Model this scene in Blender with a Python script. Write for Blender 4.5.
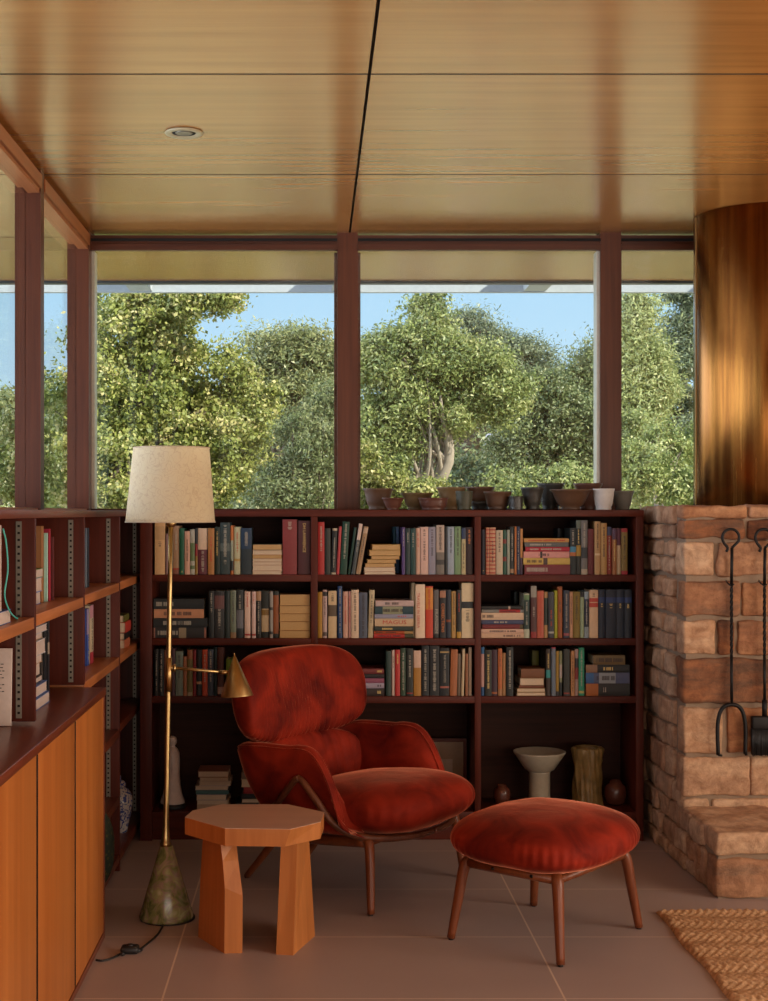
import bpy, math, random
import numpy as np
from mathutils import Vector, Matrix, noise
R = random.Random(7)
C = bpy.context.scene.collection
for o in list(bpy.data.objects): bpy.data.objects.remove(o)
PI = math.pi
F = 1383.0            # focal length in pixels (50 mm on a 36 mm tall frame)
CXP, CYP, CAMZ = 315.0, 512.5, 1.45
def wx(px, Y): return (px - CXP) * Y / F
def wz(py, Y): return CAMZ - (py - CYP) * Y / F

# ------------------------------------------------------------------ camera
cd = bpy.data.cameras.new('camera'); cam = bpy.data.objects.new('camera', cd); C.objects.link(cam)
cam.location = (0, 0, CAMZ); cam.rotation_euler = (PI/2, 0, 0)
cd.sensor_fit = 'VERTICAL'; cd.sensor_height = 36; cd.sensor_width = 36
cd.lens = F / 1001 * 36
cd.shift_x = (384 - CXP) / 1001; cd.shift_y = (CYP - 500.5) / 1001
cd.clip_end = 400
sc = bpy.context.scene; sc.camera = cam
sc.view_settings.view_transform = 'Standard'; sc.view_settings.look = 'None'
sc.view_settings.exposure = 0.22; sc.view_settings.gamma = 1; sc.view_settings.use_curve_mapping = False
# ------------------------------------------------------------------ world, sun, added fill lamps
SKY_STRENGTH = 1.15; SUN = 8.5
LIGHT_RIGHT, LIGHT_REAR = 158, 58
w = bpy.data.worlds.new('world'); sc.world = w; w.use_nodes = True
nt = w.node_tree; nt.nodes.clear()
g = nt.nodes.new('ShaderNodeTexCoord'); sp = nt.nodes.new('ShaderNodeSeparateXYZ'); rp = nt.nodes.new('ShaderNodeValToRGB')
bg = nt.nodes.new('ShaderNodeBackground'); wo = nt.nodes.new('ShaderNodeOutputWorld')
nt.links.new(g.outputs['Generated'], sp.inputs[0]); nt.links.new(sp.outputs['Z'], rp.inputs[0])
e = rp.color_ramp.elements
e[0].position = 0.0; e[0].color = (0.56, 0.72, 0.83, 1); e[1].position = 0.6; e[1].color = (0.22, 0.42, 0.75, 1)
n_ = e.new(0.16); n_.color = (0.37, 0.58, 0.78, 1)
# sky brightened to the left (-X), out of view, added as fill light
mr = nt.nodes.new('ShaderNodeMapRange'); mr.interpolation_type = 'SMOOTHSTEP'; mr.inputs[1].default_value = -.35; mr.inputs[2].default_value = -.85; nt.links.new(sp.outputs['X'], mr.inputs[0])
mw = nt.nodes.new('ShaderNodeMix'); mw.data_type = 'RGBA'; nt.links.new(mr.outputs[0], mw.inputs[0]); nt.links.new(rp.outputs[0], mw.inputs[6]); mw.inputs[7].default_value = (3.6, 3.9, 4.6, 1)
nt.links.new(mw.outputs[2], bg.inputs[0]); bg.inputs[1].default_value = SKY_STRENGTH; nt.links.new(bg.outputs[0], wo.inputs[0])
sd = bpy.data.lights.new('sun', 'SUN'); sd.energy = SUN; sd.angle = 0.01; sd.color = (1, .93, .80)
so = bpy.data.objects.new('sun', sd); C.objects.link(so)
so.rotation_euler = Vector((0.80, -0.53, 0.62)).to_track_quat('Z', 'Y').to_euler()
def area(name, loc, d, sx, sy, e, col):
    l = bpy.data.lights.new(name, 'AREA'); l.shape = 'RECTANGLE'; l.size = sx; l.size_y = sy; l.energy = e; l.color = col
    o = bpy.data.objects.new(name, l); C.objects.link(o); o.location = loc
    o.rotation_euler = (-Vector(d)).to_track_quat('Z', 'Y').to_euler(); return o
# warm area lamps added in the unseen right and rear openings to fill the room
area('fill_right', (4.5, 1.6, 1.35), (-1, 0, 0), 4.4, 2.1, LIGHT_RIGHT, (1.0, .80, .60))
area('fill_rear', (1.7, -2.4, .78), (0, 1, 0), 4.6, 1.16, LIGHT_REAR, (1.0, .82, .64))

# ------------------------------------------------------------------ materials
MATS = {}
def newmat(name):
    m = bpy.data.materials.new(name); m.use_nodes = True
    b = m.node_tree.nodes['Principled BSDF']; return m, m.node_tree, b
def plain(name, col, rough=.5, metal=0, spec=.5, bump=0, bscale=60):
    if name in MATS: return MATS[name]
    m, t, b = newmat(name)
    b.inputs['Roughness'].default_value = rough; b.inputs['Metallic'].default_value = metal
    b.inputs['Specular IOR Level'].default_value = spec
    tc = t.nodes.new('ShaderNodeTexCoord'); n = t.nodes.new('ShaderNodeTexNoise'); n.inputs['Scale'].default_value = bscale
    t.links.new(tc.outputs['Object'], n.inputs['Vector'])
    mx = t.nodes.new('ShaderNodeMix'); mx.data_type = 'RGBA'; t.links.new(n.outputs[0], mx.inputs[0])
    mx.inputs[6].default_value = (*[c*.88 for c in col], 1); mx.inputs[7].default_value = (*[min(1, c*1.12) for c in col], 1)
    t.links.new(mx.outputs[2], b.inputs['Base Color'])
    if bump:
        bp = t.nodes.new('ShaderNodeBump'); bp.inputs['Strength'].default_value = bump; bp.inputs['Distance'].default_value = .003
        t.links.new(n.outputs[0], bp.inputs['Height']); t.links.new(bp.outputs[0], b.inputs['Normal'])
    MATS[name] = m; return m
def wood(name, c1, c2, axis='X', rough=.35, scale=1.0, spec=.5, bump=.15, coat=0):
    m, t, b = newmat(name)
    tc = t.nodes.new('ShaderNodeTexCoord'); mp = t.nodes.new('ShaderNodeMapping')
    s = {'X': (.9, 22, 22), 'Y': (22, .9, 22), 'Z': (22, 22, .9)}[axis]
    mp.inputs['Scale'].default_value = [v*scale for v in s]
    t.links.new(tc.outputs['Object'], mp.inputs[0])
    n = t.nodes.new('ShaderNodeTexNoise'); n.inputs['Scale'].default_value = 2.0; n.inputs['Detail'].default_value = 6; n.inputs['Roughness'].default_value = .62
    t.links.new(mp.outputs[0], n.inputs['Vector'])
    n2 = t.nodes.new('ShaderNodeTexNoise'); n2.inputs['Scale'].default_value = 1.7; t.links.new(tc.outputs['Object'], n2.inputs['Vector'])
    ad = t.nodes.new('ShaderNodeMath'); ad.operation = 'MULTIPLY_ADD'; ad.inputs[1].default_value = .35
    t.links.new(n2.outputs[0], ad.inputs[0]); t.links.new(n.outputs[0], ad.inputs[2])
    r = t.nodes.new('ShaderNodeValToRGB'); t.links.new(ad.outputs[0], r.inputs[0])
    r.color_ramp.elements[0].position = .44; r.color_ramp.elements[0].color = (*c1, 1)
    r.color_ramp.elements[1].position = .86; r.color_ramp.elements[1].color = (*c2, 1)
    t.links.new(r.outputs[0], b.inputs['Base Color'])
    b.inputs['Roughness'].default_value = rough; b.inputs['Specular IOR Level'].default_value = spec
    b.inputs['Coat Weight'].default_value = coat; b.inputs['Coat Roughness'].default_value = .18 if name != 'table_top_sheen' else .42
    bp = t.nodes.new('ShaderNodeBump'); bp.inputs['Strength'].default_value = bump; bp.inputs['Distance'].default_value = .002
    t.links.new(n.outputs[0], bp.inputs['Height']); t.links.new(bp.outputs[0], b.inputs['Normal'])
    MATS[name] = m; return m
wood('ceiling_wood', (.28, .108, .024), (.43, .185, .048), 'X', .26, .42, .6, .02, .55)
wood('case_x', (.050, .008, .004), (.105, .018, .008), 'X', .45, 1, .22)
wood('case_back', (.022, .008, .005), (.045, .014, .008), 'X', .6, 1, .15)  # darker copy of the case wood: shade inside the bookcase put into its colour
wood('case_y', (.085, .018, .008), (.16, .036, .015), 'Y', .38, 1, .35)
wood('case_z', (.050, .008, .004), (.098, .017, .008), 'Z', .45, 1, .22)
wood('shelf_lit', (.33, .10, .03), (.52, .18, .06), 'Y', .35)  # brighter copy of the case wood: light from the right put into its colour
wood('cabinet_door', (.36, .10, .018), (.52, .175, .038), 'Z', .38, .38, .35, .08)
wood('cabinet_top', (.12, .026, .012), (.20, .05, .022), 'Y', .28, 1, .5)
wood('frame_z', (.062, .015, .006), (.11, .029, .011), 'Z', .4, 1, .35)
wood('frame_x', (.05, .013, .006), (.09, .024, .010), 'X', .4, 1, .35)
wood('frame_y', (.24, .075, .024), (.36, .12, .04), 'Y', .4, 1, .4)
wood('table_top_sheen', (.50, .30, .21), (.62, .40, .29), 'X', .42, .6, .9, .08, 1.0)  # paler than the legs: window sheen put into the base colour
wood('table_leg', (.38, .125, .030), (.52, .19, .052), 'Z', .42, .6, .35)
wood('walnut', (.07, .020, .009), (.14, .042, .018), 'Z', .35, 1, .4)
wood('walnut_leg', (.12, .030, .010), (.21, .056, .018), 'Z', .35, 1, .4)
plain('black_metal', (.012, .011, .011), .5, .6)
plain('dark_gap', (.006, .004, .003), .9)
plain('standard_metal', (.30, .27, .22), .45, .7)
plain('brass', (.50, .35, .15), .34, 1)
plain('brass_dark', (.50, .32, .13), .34, 1)
plain('black_rubber', (.01, .01, .011), .5)
plain('white_paint', (.34, .37, .39), .6)
plain('dark_trim', (.03, .035, .04), .5)
plain('page', (.60, .47, .33), .85, bump=.2, bscale=150)
plain('page_yellow', (.50, .31, .13), .85, bump=.2, bscale=150)
plain('plaster', (.62, .50, .40), .9)
plain('porcelain', (.62, .50, .44), .35)
plain('gold_ink', (.55, .38, .12), .4, .3)
plain('pale_ink', (.40, .36, .29), .7)
plain('dark_ink', (.04, .03, .03), .7)
plain('red_ink', (.45, .05, .03), .7)
plain('orange_ink', (.65, .20, .05), .7)

def mat_velvet():
    m, t, b = newmat('velvet'); tc = t.nodes.new('ShaderNodeTexCoord')
    n = t.nodes.new('ShaderNodeTexNoise'); n.inputs['Scale'].default_value = 7; n.inputs['Detail'].default_value = 5; n.inputs['Distortion'].default_value = .6
    t.links.new(tc.outputs['Object'], n.inputs['Vector'])
    r = t.nodes.new('ShaderNodeValToRGB'); t.links.new(n.outputs[0], r.inputs[0])
    r.color_ramp.elements[0].position = .3; r.color_ramp.elements[0].color = (.085, .004, .002, 1)
    r.color_ramp.elements[1].position = .75; r.color_ramp.elements[1].color = (.34, .026, .009, 1)
    t.links.new(r.outputs[0], b.inputs['Base Color'])
    b.inputs['Roughness'].default_value = .75; b.inputs['Specular IOR Level'].default_value = .15
    b.inputs['Sheen Weight'].default_value = 1; b.inputs['Sheen Roughness'].default_value = .25; b.inputs['Sheen Tint'].default_value = (1, .34, .20, 1)
    n2 = t.nodes.new('ShaderNodeTexNoise'); n2.inputs['Scale'].default_value = 420
    t.links.new(tc.outputs['Object'], n2.inputs['Vector'])
    bp = t.nodes.new('ShaderNodeBump'); bp.inputs['Strength'].default_value = .25; bp.inputs['Distance'].default_value = .001
    t.links.new(n2.outputs[0], bp.inputs['Height'])
    bp2 = t.nodes.new('ShaderNodeBump'); bp2.inputs['Strength'].default_value = .35; bp2.inputs['Distance'].default_value = .012
    t.links.new(n.outputs[0], bp2.inputs['Height']); t.links.new(bp.outputs[0], bp2.inputs['Normal'])
    t.links.new(bp2.outputs[0], b.inputs['Normal']); MATS['velvet'] = m
mat_velvet()
def mat_floor():
    m, t, b = newmat('floor_tile'); tc = t.nodes.new('ShaderNodeTexCoord'); s = t.nodes.new('ShaderNodeSeparateXYZ')
    t.links.new(tc.outputs['Object'], s.inputs[0])
    def M(op, a, bb=None, c=None):
        n = t.nodes.new('ShaderNodeMath'); n.operation = op
        for i, v in enumerate((a, bb, c)):
            if v is None: continue
            if isinstance(v, (int, float)): n.inputs[i].default_value = v
            else: t.links.new(v, n.inputs[i])
        return n.outputs[0]
    def line(o, off, per):
        a = M('DIVIDE', M('SUBTRACT', o, off), per); fr = M('FRACT', M('ADD', a, .5)); d = M('ABSOLUTE', M('SUBTRACT', fr, .5))
        return M('LESS_THAN', M('MULTIPLY', d, per), .003)
    g = M('MAXIMUM', line(s.outputs['X'], -.455, 1.2), line(s.outputs['Y'], 5.325, .6))
    n = t.nodes.new('ShaderNodeTexNoise'); n.inputs['Scale'].default_value = 2.2; n.inputs['Detail'].default_value = 5; t.links.new(tc.outputs['Object'], n.inputs['Vector'])
    n3 = t.nodes.new('ShaderNodeTexNoise'); n3.inputs['Scale'].default_value = 300; t.links.new(tc.outputs['Object'], n3.inputs['Vector'])
    mx = t.nodes.new('ShaderNodeMix'); mx.data_type = 'RGBA'; t.links.new(n.outputs[0], mx.inputs[0])
    mx.inputs[6].default_value = (.33, .26, .25, 1); mx.inputs[7].default_value = (.43, .345, .33, 1)
    m2 = t.nodes.new('ShaderNodeMix'); m2.data_type = 'RGBA'; t.links.new(g, m2.inputs[0]); t.links.new(mx.outputs[2], m2.inputs[6]); m2.inputs[7].default_value = (.66, .54, .45, 1)
    t.links.new(m2.outputs[2], b.inputs['Base Color'])
    b.inputs['Roughness'].default_value = .45; b.inputs['Specular IOR Level'].default_value = .7
    h = M('MULTIPLY_ADD', n3.outputs[0], .15, M('MULTIPLY', g, -1.0))
    bp = t.nodes.new('ShaderNodeBump'); bp.inputs['Strength'].default_value = .3; bp.inputs['Distance'].default_value = .002
    t.links.new(h, bp.inputs['Height']); t.links.new(bp.outputs[0], b.inputs['Normal']); MATS['floor_tile'] = m
mat_floor()
def mat_glass():
    m = bpy.data.materials.new('glass'); m.use_nodes = True; t = m.node_tree; t.nodes.clear()
    lw = t.nodes.new('ShaderNodeLayerWeight'); lw.inputs[0].default_value = .5
    p = t.nodes.new('ShaderNodeMath'); p.operation = 'POWER'; p.inputs[1].default_value = 5; t.links.new(lw.outputs['Facing'], p.inputs[0])
    q = t.nodes.new('ShaderNodeMath'); q.operation = 'MULTIPLY_ADD'; q.inputs[1].default_value = .35; q.inputs[2].default_value = .02; t.links.new(p.outputs[0], q.inputs[0])
    tr = t.nodes.new('ShaderNodeBsdfTransparent'); tr.inputs[0].default_value = (.96, .98, .97, 1)
    gl = t.nodes.new('ShaderNodeBsdfGlossy'); gl.inputs['Roughness'].default_value = .01
    mx = t.nodes.new('ShaderNodeMixShader'); o = t.nodes.new('ShaderNodeOutputMaterial')
    t.links.new(q.outputs[0], mx.inputs[0]); t.links.new(tr.outputs[0], mx.inputs[1]); t.links.new(gl.outputs[0], mx.inputs[2]); t.links.new(mx.outputs[0], o.inputs[0])
    MATS['glass'] = m
mat_glass()
def mat_copper():
    m, t, b = newmat('copper'); tc = t.nodes.new('ShaderNodeTexCoord'); mp = t.nodes.new('ShaderNodeMapping'); mp.inputs['Scale'].default_value = (14, 14, .5)
    t.links.new(tc.outputs['Object'], mp.inputs[0]); n = t.nodes.new('ShaderNodeTexNoise'); n.inputs['Scale'].default_value = 2; n.inputs['Detail'].default_value = 5
    t.links.new(mp.outputs[0], n.inputs['Vector'])
    r = t.nodes.new('ShaderNodeValToRGB'); t.links.new(n.outputs[0], r.inputs[0])
    r.color_ramp.elements[0].position = .3; r.color_ramp.elements[0].color = (.14, .050, .013, 1)
    r.color_ramp.elements[1].position = .7; r.color_ramp.elements[1].color = (.34, .15, .035, 1)
    t.links.new(r.outputs[0], b.inputs['Base Color']); b.inputs['Metallic'].default_value = 1
    rr = t.nodes.new('ShaderNodeMapRange'); rr.inputs[3].default_value = .14; rr.inputs[4].default_value = .34; t.links.new(n.outputs[0], rr.inputs[0]); t.links.new(rr.outputs[0], b.inputs['Roughness'])
    bp = t.nodes.new('ShaderNodeBump'); bp.inputs['Strength'].default_value = .25; bp.inputs['Distance'].default_value = .004
    t.links.new(n.outputs[0], bp.inputs['Height']); t.links.new(bp.outputs[0], b.inputs['Normal']); MATS['copper'] = m
mat_copper()
def mat_stone():
    m, t, b = newmat('stone'); tc = t.nodes.new('ShaderNodeTexCoord')
    at = t.nodes.new('ShaderNodeAttribute'); at.attribute_name = 'tint'
    n = t.nodes.new('ShaderNodeTexNoise'); n.inputs['Scale'].default_value = 5; n.inputs['Detail'].default_value = 8; n.inputs['Roughness'].default_value = .65
    mp = t.nodes.new('ShaderNodeMapping'); mp.inputs['Scale'].default_value = (.8, .8, 3.0); t.links.new(tc.outputs['Object'], mp.inputs[0]); t.links.new(mp.outputs[0], n.inputs['Vector'])
    n2 = t.nodes.new('ShaderNodeTexNoise'); n2.inputs['Scale'].default_value = 16; n2.inputs['Detail'].default_value = 9; n2.inputs['Roughness'].default_value = .72; n2.inputs['Distortion'].default_value = .3; t.links.new(tc.outputs['Object'], n2.inputs['Vector'])
    sb = t.nodes.new('ShaderNodeSeparateColor'); t.links.new(at.outputs['Color'], sb.inputs[0])
    # red = paleness, green = how much rust banding
    a = t.nodes.new('ShaderNodeMath'); a.operation = 'MULTIPLY_ADD'; a.inputs[1].default_value = .8; t.links.new(sb.outputs[1], a.inputs[0]); t.links.new(n.outputs[0], a.inputs[2])
    r = t.nodes.new('ShaderNodeValToRGB'); t.links.new(a.outputs[0], r.inputs[0])
    el = r.color_ramp.elements; el[0].position = .45; el[0].color = (.60, .36, .20, 1); el[1].position = 1.02; el[1].color = (.10, .035, .014, 1)
    x = el.new(.62); x.color = (.46, .20, .075, 1); x = el.new(.80); x.color = (.30, .095, .024, 1)
    mx = t.nodes.new('ShaderNodeMix'); mx.data_type = 'RGBA'; t.links.new(sb.outputs[0], mx.inputs[0]); t.links.new(r.outputs[0], mx.inputs[6]); mx.inputs[7].default_value = (.64, .45, .30, 1)
    m3 = t.nodes.new('ShaderNodeMix'); m3.data_type = 'RGBA'; m3.blend_type = 'MULTIPLY'; m3.inputs[0].default_value = .62; t.links.new(mx.outputs[2], m3.inputs[6])
    r2 = t.nodes.new('ShaderNodeValToRGB'); r2.color_ramp.elements[0].position = .36; r2.color_ramp.elements[0].color = (.30, .20, .14, 1); r2.color_ramp.elements[1].position = .6; t.links.new(n2.outputs[0], r2.inputs[0])
    t.links.new(r2.outputs[0], m3.inputs[7]); t.links.new(m3.outputs[2], b.inputs['Base Color']); b.inputs['Roughness'].default_value = .85
    bp = t.nodes.new('ShaderNodeBump'); bp.inputs['Strength'].default_value = .9; bp.inputs['Distance'].default_value = .012
    t.links.new(n2.outputs[0], bp.inputs['Height']); t.links.new(bp.outputs[0], b.inputs['Normal']); MATS['stone'] = m
mat_stone()
plain('mortar', (.26, .18, .12), .95, bump=.6, bscale=90)
def mat_marble():
    m, t, b = newmat('green_marble'); tc = t.nodes.new('ShaderNodeTexCoord'); n = t.nodes.new('ShaderNodeTexNoise')
    n.inputs['Scale'].default_value = 17; n.inputs['Detail'].default_value = 8; n.inputs['Distortion'].default_value = 1.6; t.links.new(tc.outputs['Object'], n.inputs['Vector'])
    r = t.nodes.new('ShaderNodeValToRGB'); t.links.new(n.outputs[0], r.inputs[0]); el = r.color_ramp.elements
    el[0].position = .3; el[0].color = (.06, .07, .025, 1); el[1].position = .75; el[1].color = (.55, .46, .34, 1)
    x = el.new(.45); x.color = (.20, .20, .07, 1); x = el.new(.52); x.color = (.28, .18, .13, 1); x = el.new(.6); x.color = (.30, .30, .11, 1)
    t.links.new(r.outputs[0], b.inputs['Base Color']); b.inputs['Roughness'].default_value = .2; MATS['green_marble'] = m
mat_marble()
def mat_shade():
    m = bpy.data.materials.new('shade_linen'); m.use_nodes = True; t = m.node_tree; b = t.nodes['Principled BSDF']; o = t.nodes['Material Output']
    tc = t.nodes.new('ShaderNodeTexCoord'); v = t.nodes.new('ShaderNodeTexVoronoi'); v.feature = 'DISTANCE_TO_EDGE'; v.inputs['Scale'].default_value = 22
    nz = t.nodes.new('ShaderNodeTexNoise'); nz.inputs['Scale'].default_value = 14; t.links.new(tc.outputs['Object'], nz.inputs['Vector'])
    mxv = t.nodes.new('ShaderNodeMix'); mxv.data_type = 'VECTOR'; mxv.inputs[0].default_value = .30; t.links.new(tc.outputs['Object'], mxv.inputs[4]); t.links.new(nz.outputs['Color'], mxv.inputs[5])
    t.links.new(mxv.outputs[1], v.inputs['Vector'])
    r = t.nodes.new('ShaderNodeValToRGB'); r.color_ramp.elements[0].color = (.74, .62, .43, 1); r.color_ramp.elements[1].position = .06; r.color_ramp.elements[1].color = (.86, .76, .55, 1)
    t.links.new(v.outputs[0], r.inputs[0]); t.links.new(r.outputs[0], b.inputs['Base Color']); b.inputs['Roughness'].default_value = .9
    bp = t.nodes.new('ShaderNodeBump'); bp.inputs['Strength'].default_value = .5; bp.inputs['Distance'].default_value = .003; t.links.new(v.outputs[0], bp.inputs['Height']); t.links.new(bp.outputs[0], b.inputs['Normal'])
    tr = t.nodes.new('ShaderNodeBsdfTranslucent'); t.links.new(r.outputs[0], tr.inputs[0])
    mx = t.nodes.new('ShaderNodeMixShader'); mx.inputs[0].default_value = .5; t.links.new(b.outputs[0], mx.inputs[1]); t.links.new(tr.outputs[0], mx.inputs[2]); t.links.new(mx.outputs[0], o.inputs[0])
    MATS['shade_linen'] = m
mat_shade()
def mat_leaf(name, c1, c2, c3):
    m = bpy.data.materials.new(name); m.use_nodes = True; t = m.node_tree; b = t.nodes['Principled BSDF']; o = t.nodes['Material Output']
    at = t.nodes.new('ShaderNodeAttribute'); at.attribute_name = 'leaf'
    r = t.nodes.new('ShaderNodeValToRGB'); t.links.new(at.outputs['Fac'], r.inputs[0]); el = r.color_ramp.elements
    el[0].color = (*c1, 1); el[1].color = (*c3, 1); x = el.new(.55); x.color = (*c2, 1)
    t.links.new(r.outputs[0], b.inputs['Base Color']); b.inputs['Roughness'].default_value = .45; b.inputs['Specular IOR Level'].default_value = .4
    tr = t.nodes.new('ShaderNodeBsdfTranslucent'); t.links.new(r.outputs[0], tr.inputs[0])
    mx = t.nodes.new('ShaderNodeMixShader'); mx.inputs[0].default_value = .3; t.links.new(b.outputs[0], mx.inputs[1]); t.links.new(tr.outputs[0], mx.inputs[2]); t.links.new(mx.outputs[0], o.inputs[0])
    MATS[name] = m
mat_leaf('leaf_oak', (.10, .13, .03), (.27, .29, .065), (.62, .52, .24))
mat_leaf('leaf_dark', (.06, .085, .03), (.15, .18, .065), (.34, .34, .16))
mat_leaf('leaf_toyon', (.09, .125, .035), (.25, .29, .085), (.55, .52, .24))
mat_leaf('leaf_pine', (.12, .15, .06), (.24, .26, .10), (.42, .38, .18))
mat_leaf('leaf_cypress', (.10, .13, .08), (.19, .22, .12), (.34, .36, .20))
mat_leaf('leaf_light', (.20, .24, .09), (.34, .37, .14), (.52, .50, .24))
plain('bark', (.13, .095, .07), .9, bump=.5, bscale=20)
plain('bark_pale', (.26, .21, .16), .9, bump=.4, bscale=20)
plain('earth', (.42, .36, .17), .95, bscale=1)
def mat_rug():
    m, t, b = newmat('jute'); tc = t.nodes.new('ShaderNodeTexCoord'); n = t.nodes.new('ShaderNodeTexNoise'); n.inputs['Scale'].default_value = 60; n.inputs['Detail'].default_value = 3
    t.links.new(tc.outputs['Object'], n.inputs['Vector']); r = t.nodes.new('ShaderNodeValToRGB'); t.links.new(n.outputs[0], r.inputs[0])
    r.color_ramp.elements[0].position = .3; r.color_ramp.elements[0].color = (.36, .20, .095, 1); r.color_ramp.elements[1].position = .7; r.color_ramp.elements[1].color = (.72, .47, .27, 1)
    t.links.new(r.outputs[0], b.inputs['Base Color']); b.inputs['Roughness'].default_value = .9; MATS['jute'] = m
mat_rug()
def mat_jar():
    m, t, b = newmat('blue_white'); tc = t.nodes.new('ShaderNodeTexCoord'); n = t.nodes.new('ShaderNodeTexNoise'); n.inputs['Scale'].default_value = 45; n.inputs['Distortion'].default_value = 2
    t.links.new(tc.outputs['Object'], n.inputs['Vector']); r = t.nodes.new('ShaderNodeValToRGB'); r.color_ramp.interpolation = 'CONSTANT'; t.links.new(n.outputs[0], r.inputs[0])
    r.color_ramp.elements[0].color = (.05, .08, .28, 1); r.color_ramp.elements[1].position = .47; r.color_ramp.elements[1].color = (.55, .53, .52, 1)
    t.links.new(r.outputs[0], b.inputs['Base Color']); b.inputs['Roughness'].default_value = .2; MATS['blue_white'] = m
mat_jar()
def mat_pattern():
    m, t, b = newmat('green_pattern'); tc = t.nodes.new('ShaderNodeTexCoord'); n = t.nodes.new('ShaderNodeTexVoronoi'); n.inputs['Scale'].default_value = 65
    t.links.new(tc.outputs['Object'], n.inputs['Vector']); r = t.nodes.new('ShaderNodeValToRGB'); t.links.new(n.outputs[0], r.inputs[0])
    r.color_ramp.elements[0].position = .25; r.color_ramp.elements[0].color = (.09, .08, .025, 1); r.color_ramp.elements[1].position = .4; r.color_ramp.elements[1].color = (.015, .03, .02, 1)
    t.links.new(r.outputs[0], b.inputs['Base Color']); b.inputs['Roughness'].default_value = .8; MATS['green_pattern'] = m
mat_pattern()

# ------------------------------------------------------------------ mesh builder
class MB:
    def __init__(s): s.v = []; s.f = []; s.m = []; s.mats = []; s.sm = []; s.tint = None
    def mi(s, m):
        if m not in s.mats: s.mats.append(m)
        return s.mats.index(m)
    def add(s, vs, fs, m, smooth=False):
        o = len(s.v); s.v += [tuple(v) for v in vs]; i = s.mi(m)
        for f in fs: s.f.append([o + k for k in f]); s.m.append(i); s.sm.append(smooth)
        return s
    def box(s, x0, x1, y0, y1, z0, z1, m, bev=0):
        if bev: return s.rbox(((x0+x1)/2, (y0+y1)/2, (z0+z1)/2), ((x1-x0)/2, (y1-y0)/2, (z1-z0)/2), bev, m, seg=None)
        v = [(x, y, z) for z in (z0, z1) for y in (y0, y1) for x in (x0, x1)]
        return s.add(v, [(0,2,3,1), (4,5,7,6), (0,1,5,4), (2,6,7,3), (0,4,6,2), (1,3,7,5)], m)
    def rbox(s, c, h, r, m, seg=None, nz=0, nsc=8, smooth=True, xf=None):
        # rounded box: clamp a gridded cube to an inner box and push out by r
        r = min(r, min(h)*.98)
        def axis(hh):
            if seg: 
                k = max(1, int(round(2*(hh-r)/seg)))
                inn = [-(hh-r) + 2*(hh-r)*i/k for i in range(k+1)]
            else: inn = [-(hh-r), hh-r]
            return [-hh, -hh+r*.3] + inn + [hh-r*.3, hh]
        A = [axis(v) for v in h]; idx = {}; vs = []; fs = []
        off = Vector((R.random()*50, R.random()*50, R.random()*50)) if nz else None
        def vert(p):
            k = tuple(round(q, 6) for q in p)
            if k in idx: return idx[k]
            q = Vector([max(-(h[i]-r), min(h[i]-r, p[i])) for i in range(3)]); d = Vector(p) - q
            n = d.normalized() if d.length > 1e-9 else Vector((0, 0, 1))
            q = q + n*r
            if nz: q = q + n*(noise.fractal(q*nsc + off, 1, 2, 4)*nz)
            q = q + Vector(c)
            if xf: q = Vector(xf(q))
            idx[k] = len(vs); vs.append(q); return idx[k]
        for ax in range(3):
            a, b = [(1, 2), (2, 0), (0, 1)][ax]
            for sg in (-1, 1):
                for i in range(len(A[a])-1):
                    for j in range(len(A[b])-1):
                        q = []
                        for (u, v2) in ((i, j), (i+1, j), (i+1, j+1), (i, j+1)):
                            p = [0, 0, 0]; p[ax] = sg*h[ax]; p[a] = A[a][u]; p[b] = A[b][v2]; q.append(vert(p))
                        fs.append(q if sg > 0 else q[::-1])
        return s.add(vs, fs, m, smooth)
    def prism(s, pts, z0, z1, m, top=None):
        top = top or pts; n = len(pts)
        v = [(x, y, z0) for x, y in pts] + [(x, y, z1) for x, y in top]
        return s.add(v, [list(range(n))[::-1], list(range(n, 2*n))] + [(i, (i+1) % n, n+(i+1) % n, n+i) for i in range(n)], m)
    def lathe(s, prof, m, c=(0, 0, 0), n=32, smooth=True, wob=0):
        vs = []; 
        for r, z in prof:
            for k in range(n):
                a = 2*PI*k/n; rr = r*(1 + (wob*noise.noise(Vector((math.cos(a)*1.5, math.sin(a)*1.5, z*14 + c[0]*30))) if wob else 0))
                vs.append((c[0]+rr*math.cos(a), c[1]+rr*math.sin(a), c[2]+z))
        fs = [(i*n+k, i*n+(k+1) % n, (i+1)*n+(k+1) % n, (i+1)*n+k) for i in range(len(prof)-1) for k in range(n)]
        fs += [list(range(n))[::-1], [(len(prof)-1)*n+k for k in range(n)]]
        return s.add(vs, fs, m, smooth)
    def tube(s, pts, rad, m, n=10, caps=True, sq=None):
        pts = [Vector(p) for p in pts]; N = len(pts)
        if isinstance(rad, (int, float)): rad = [rad]*N
        vs = []; up = None
        for i, p in enumerate(pts):
            t = (pts[min(i+1, N-1)] - pts[max(i-1, 0)]).normalized()
            if up is None: up = Vector((0, 0, 1)) if abs(t.z) < .9 else Vector((1, 0, 0))
            a = t.cross(up); 
            if a.length < 1e-4: a = t.cross(Vector((0, 1, 0)))
            a.normalize(); b = a.cross(t).normalized(); up = b
            for k in range(n):
                an = 2*PI*k/n; ca, sa = math.cos(an), math.sin(an); fx = sq if sq else 1
                vs.append(p + a*ca*rad[i]*fx + b*sa*rad[i])
        fs = [(i*n+k, i*n+(k+1) % n, (i+1)*n+(k+1) % n, (i+1)*n+k) for i in range(N-1) for k in range(n)]
        if caps: fs += [list(range(n))[::-1], [(N-1)*n+k for k in range(n)]]
        return s.add(vs, fs, m, True)
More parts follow.
